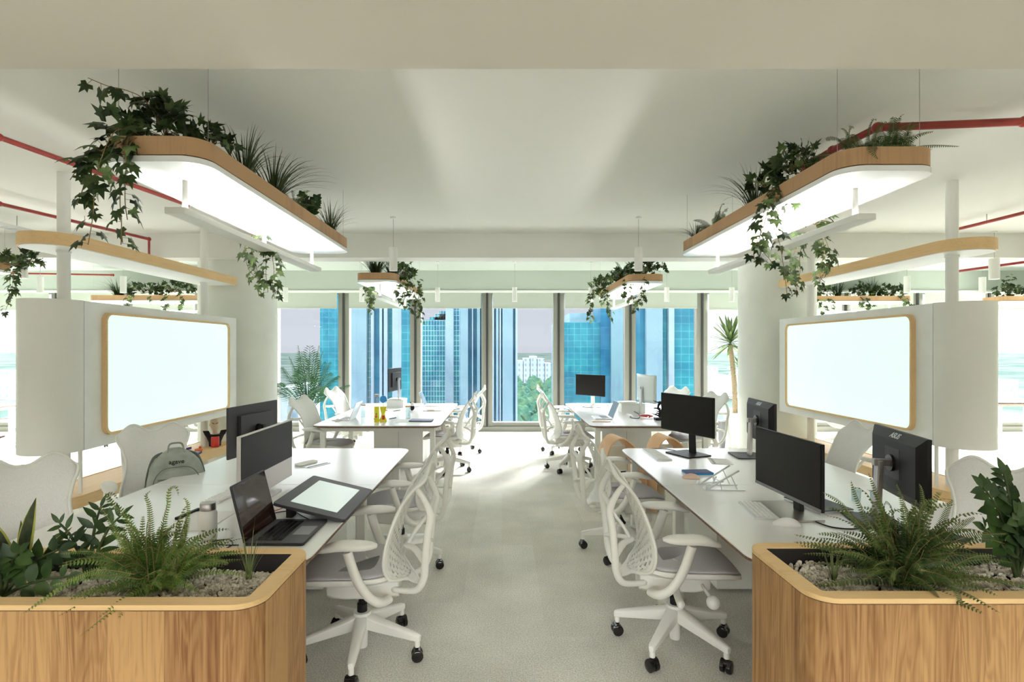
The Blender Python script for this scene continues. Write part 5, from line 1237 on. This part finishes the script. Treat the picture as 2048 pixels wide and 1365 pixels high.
small('adapter', MB().ball((0, 0, .02), .03, 14, 8, (1, 1, .66)), 'paper', (1.62, 8.25, DZ), 0, 'round white gadget beside the black monitor, far right desk', 'gadget', smooth=180)
cable('grey cable trailing along the back of the far right desk', [(1.20, 8.05, Z), (1.30, 7.95, Z), (1.45, 7.98, Z), (1.58, 8.1, Z), (1.62, 8.2, Z)], .004, 'grey')
cable('black cable beside the white-backed monitor foot', [(1.66, 6.95, Z), (1.62, 6.8, Z), (1.70, 6.72, Z), (1.74, 6.85, Z+.03), (1.70, 6.95, Z+.06)], .005)

# --- near right bench
monitor('black-screened monitor on a square foot at the window end, near right desk', 1.51, 4.43, .905, .60, .315, 204, 'black', 'flat', base=(.24, .28), basedx=-.02)
keyboard('silver keyboard at the far end of the near right desk', 1.262, 4.42, 2, .12, .44, cols=18)
cable('thin dark cable curling at the far end of the near right desk', [(1.50, 4.55, Z), (1.40, 4.68, Z), (1.26, 4.66, Z), (1.22, 4.60, Z), (1.30, 4.56, Z)], .003)
r = empty('card', (1.68, 4.16, DZ), R(-12), 'white card with dark strip on the near right desk', 'paper'); MB().box((0, 0, .002), (.15, .21, .004)).build('sheet', M['paper'], r, smooth=0); MB().box((-.055, 0, .0045), (.018, .19, .002)).build('dark_strip', M['grey'], r, smooth=0)
r = empty('notebook', (1.365, 3.77, DZ), R(4), 'dark notebook with blue edge on the near right desk', 'notebook'); MB().box((0, 0, .006), (.18, .115, .012)).build('pages', M['blue'], r, smooth=0); MB().box((0, 0, .0135), (.18, .115, .003)).build('cover', M['navy'], r, smooth=0)
mouse('peach computer mouse beside the blue-edged notebook', 1.265, 3.62, 170, 'peach')
# folding aluminium laptop stand
r = empty('laptop_stand', (1.36, 3.375, DZ), R(-3), 'folding aluminium laptop stand standing empty on the near right desk', 'stand')
for s, nm in ((-1, 'side_frame'), (1, 'side_frame')):
    m = MB(); y_ = s*.065
    m.box((.01, y_, .004), (.24, .013, .006)); m.tube([(-.10, y_, .006), (.09, y_+s*.012, .125)], .0055, 6, flat=.6); m.tube([(.045, y_, .095), (.085, y_, .006)], .003, 6); m.tube([(-.02, y_, .055), (-.01, y_, .006)], .003, 6)
    m.box((-.112, y_, .016), (.012, .013, .022), (0, .4, 0)); m.build(nm, M['alu'], r, smooth=30)
MB().tube([(-.08, -.065, .012), (.0, .065, .055)], .0045, 6).tube([(-.08, .065, .012), (.0, -.065, .055)], .0045, 6).tube([(-.02, -.065, .055), (-.02, .065, .055)], .003, 6).build('cross_brace', M['alu'], r)
monitor('black-screened monitor on grey plate nearest the right planter', 1.515, 2.88, .812, .605, .33, 183, 'black', 'flat', base=(.20, .36), basedx=.0, chin=.055, basemat='steel')
keyboard('white keyboard in front of the nearest right monitor', 1.372, 2.89, -8, .125, .30)
mouse('white mouse beside the keyboard, nearest the right planter', 1.40, 2.655, 165, s=1.15)
cable('black cable curling beside the grey monitor plate', [(1.56, 2.76, Z), (1.60, 2.62, Z), (1.72, 2.60, Z), (1.82, 2.70, Z), (1.84, 2.86, Z)], .0035)
monitor('dark monitor seen from behind beyond the nearest right monitor', 2.10, 4.36, .85, .54, .33, -5, 'black', 'taper', base=(.22, .26), basedx=-.12, nd=-.10, logo='ASUS', stand='steel', basemat='darkgrey')
monitor('large dark monitor seen from behind above the right fern', 1.985, 2.685, .86, .535, .33, -13, 'black', 'taper', base=(.22, .26), basedx=-.12, nd=-.11, logo='ASUS', stand='steel', basemat='darkgrey')
for x, y, lb in ((2.12, 3.02, 'left'), (2.20, 2.98, 'right')):
    o = MB().lathe([(.001, 0), (.022, 0), (.026, .07), (.0245, .07), (.021, .004), (.001, .004)]).build('glass', M['glassware'], None); o.location = (x-.1, y+.06, DZ); tag(o, 'small clear drinking glass behind the large dark monitor, %s of two' % lb, 'glass', 'drinking glasses')
r = empty('notebook_stack', (1.74, 2.98, DZ), R(10), 'dark laptop folded on the desk behind the nearest right monitor', 'laptop'); MB().box((0, 0, .008), (.20, .28, .016)).build('base', M['alu'], r, smooth=0, bevel=.003); MB().box((0, 0, .018), (.20, .28, .004)).build('lid', M['darkgrey'], r, smooth=0)
small('cable_hub', MB().box((0, 0, .012), (.07, .13, .022)), 'black', (2.04, 2.46, DZ), 20, 'black cable hub behind the right fern', 'gadget', smooth=0, bevel=.003)

# --- floor and distant things
r = empty('waste_bin', (1.24, 5.86, 0), 0, 'black waste bin beside the left plywood chair', 'bin')
MB().lathe([(.001, 0), (.085, 0), (.11, .40), (.104, .40), (.08, .01), (.001, .01)]).build('body', M['black'], r); MB().lathe([(.108, .385), (.116, .385), (.116, .402), (.108, .402)]).build('rim', M['blackgloss'], r)
for k in range(5):
    o = MB().lathe([(.001, 0), (.045, 0), (.066, .30), (.070, .30), (.070, .315), (.060, .315), (.042, .006), (.001, .006)], seg=20).build('bin', M['grey'], None); o.location = (3.545, 8.70, .032*k); 
    tag(o, 'grey plastic bin in the stack left of the yucca pot, %s' % ['bottom one', 'second from bottom', 'middle one', 'second from top', 'top one'][k], 'bin', 'stack of grey bins')
small('storage_box', MB().box((0, 0, .15), (.30, .26, .30)), 'black', (3.30, 9.1, 0), 0, 'black storage box on the floor behind the grey bin stack', 'box', smooth=0, bevel=.008)
monitor('dark monitor at the left edge behind the pod', -5.28, 5.0, .80, .56, .29, -62, 'darkgrey', 'flat', base=(.20, .24), basedx=-.06)
monitor('framed dark monitor at the right edge by the window', 7.98, 9.05, .80, .50, .34, 235, 'grey', 'flat', base=(.20, .20))
r = empty('trophy', (-7.74, 8.05, DZ), 0, 'tiny golden trophy on the window desk at the left edge', 'trophy')
MB().box((0, 0, .025), (.09, .09, .05)).build('base', M['black'], r, smooth=0); MB().lathe([(.01, .05), (.012, .11), (.035, .14), (.03, .17), (.012, .18), (.01, .20)]).build('figure', mat('gold', (.6, .45, .08), .3, .8), r)
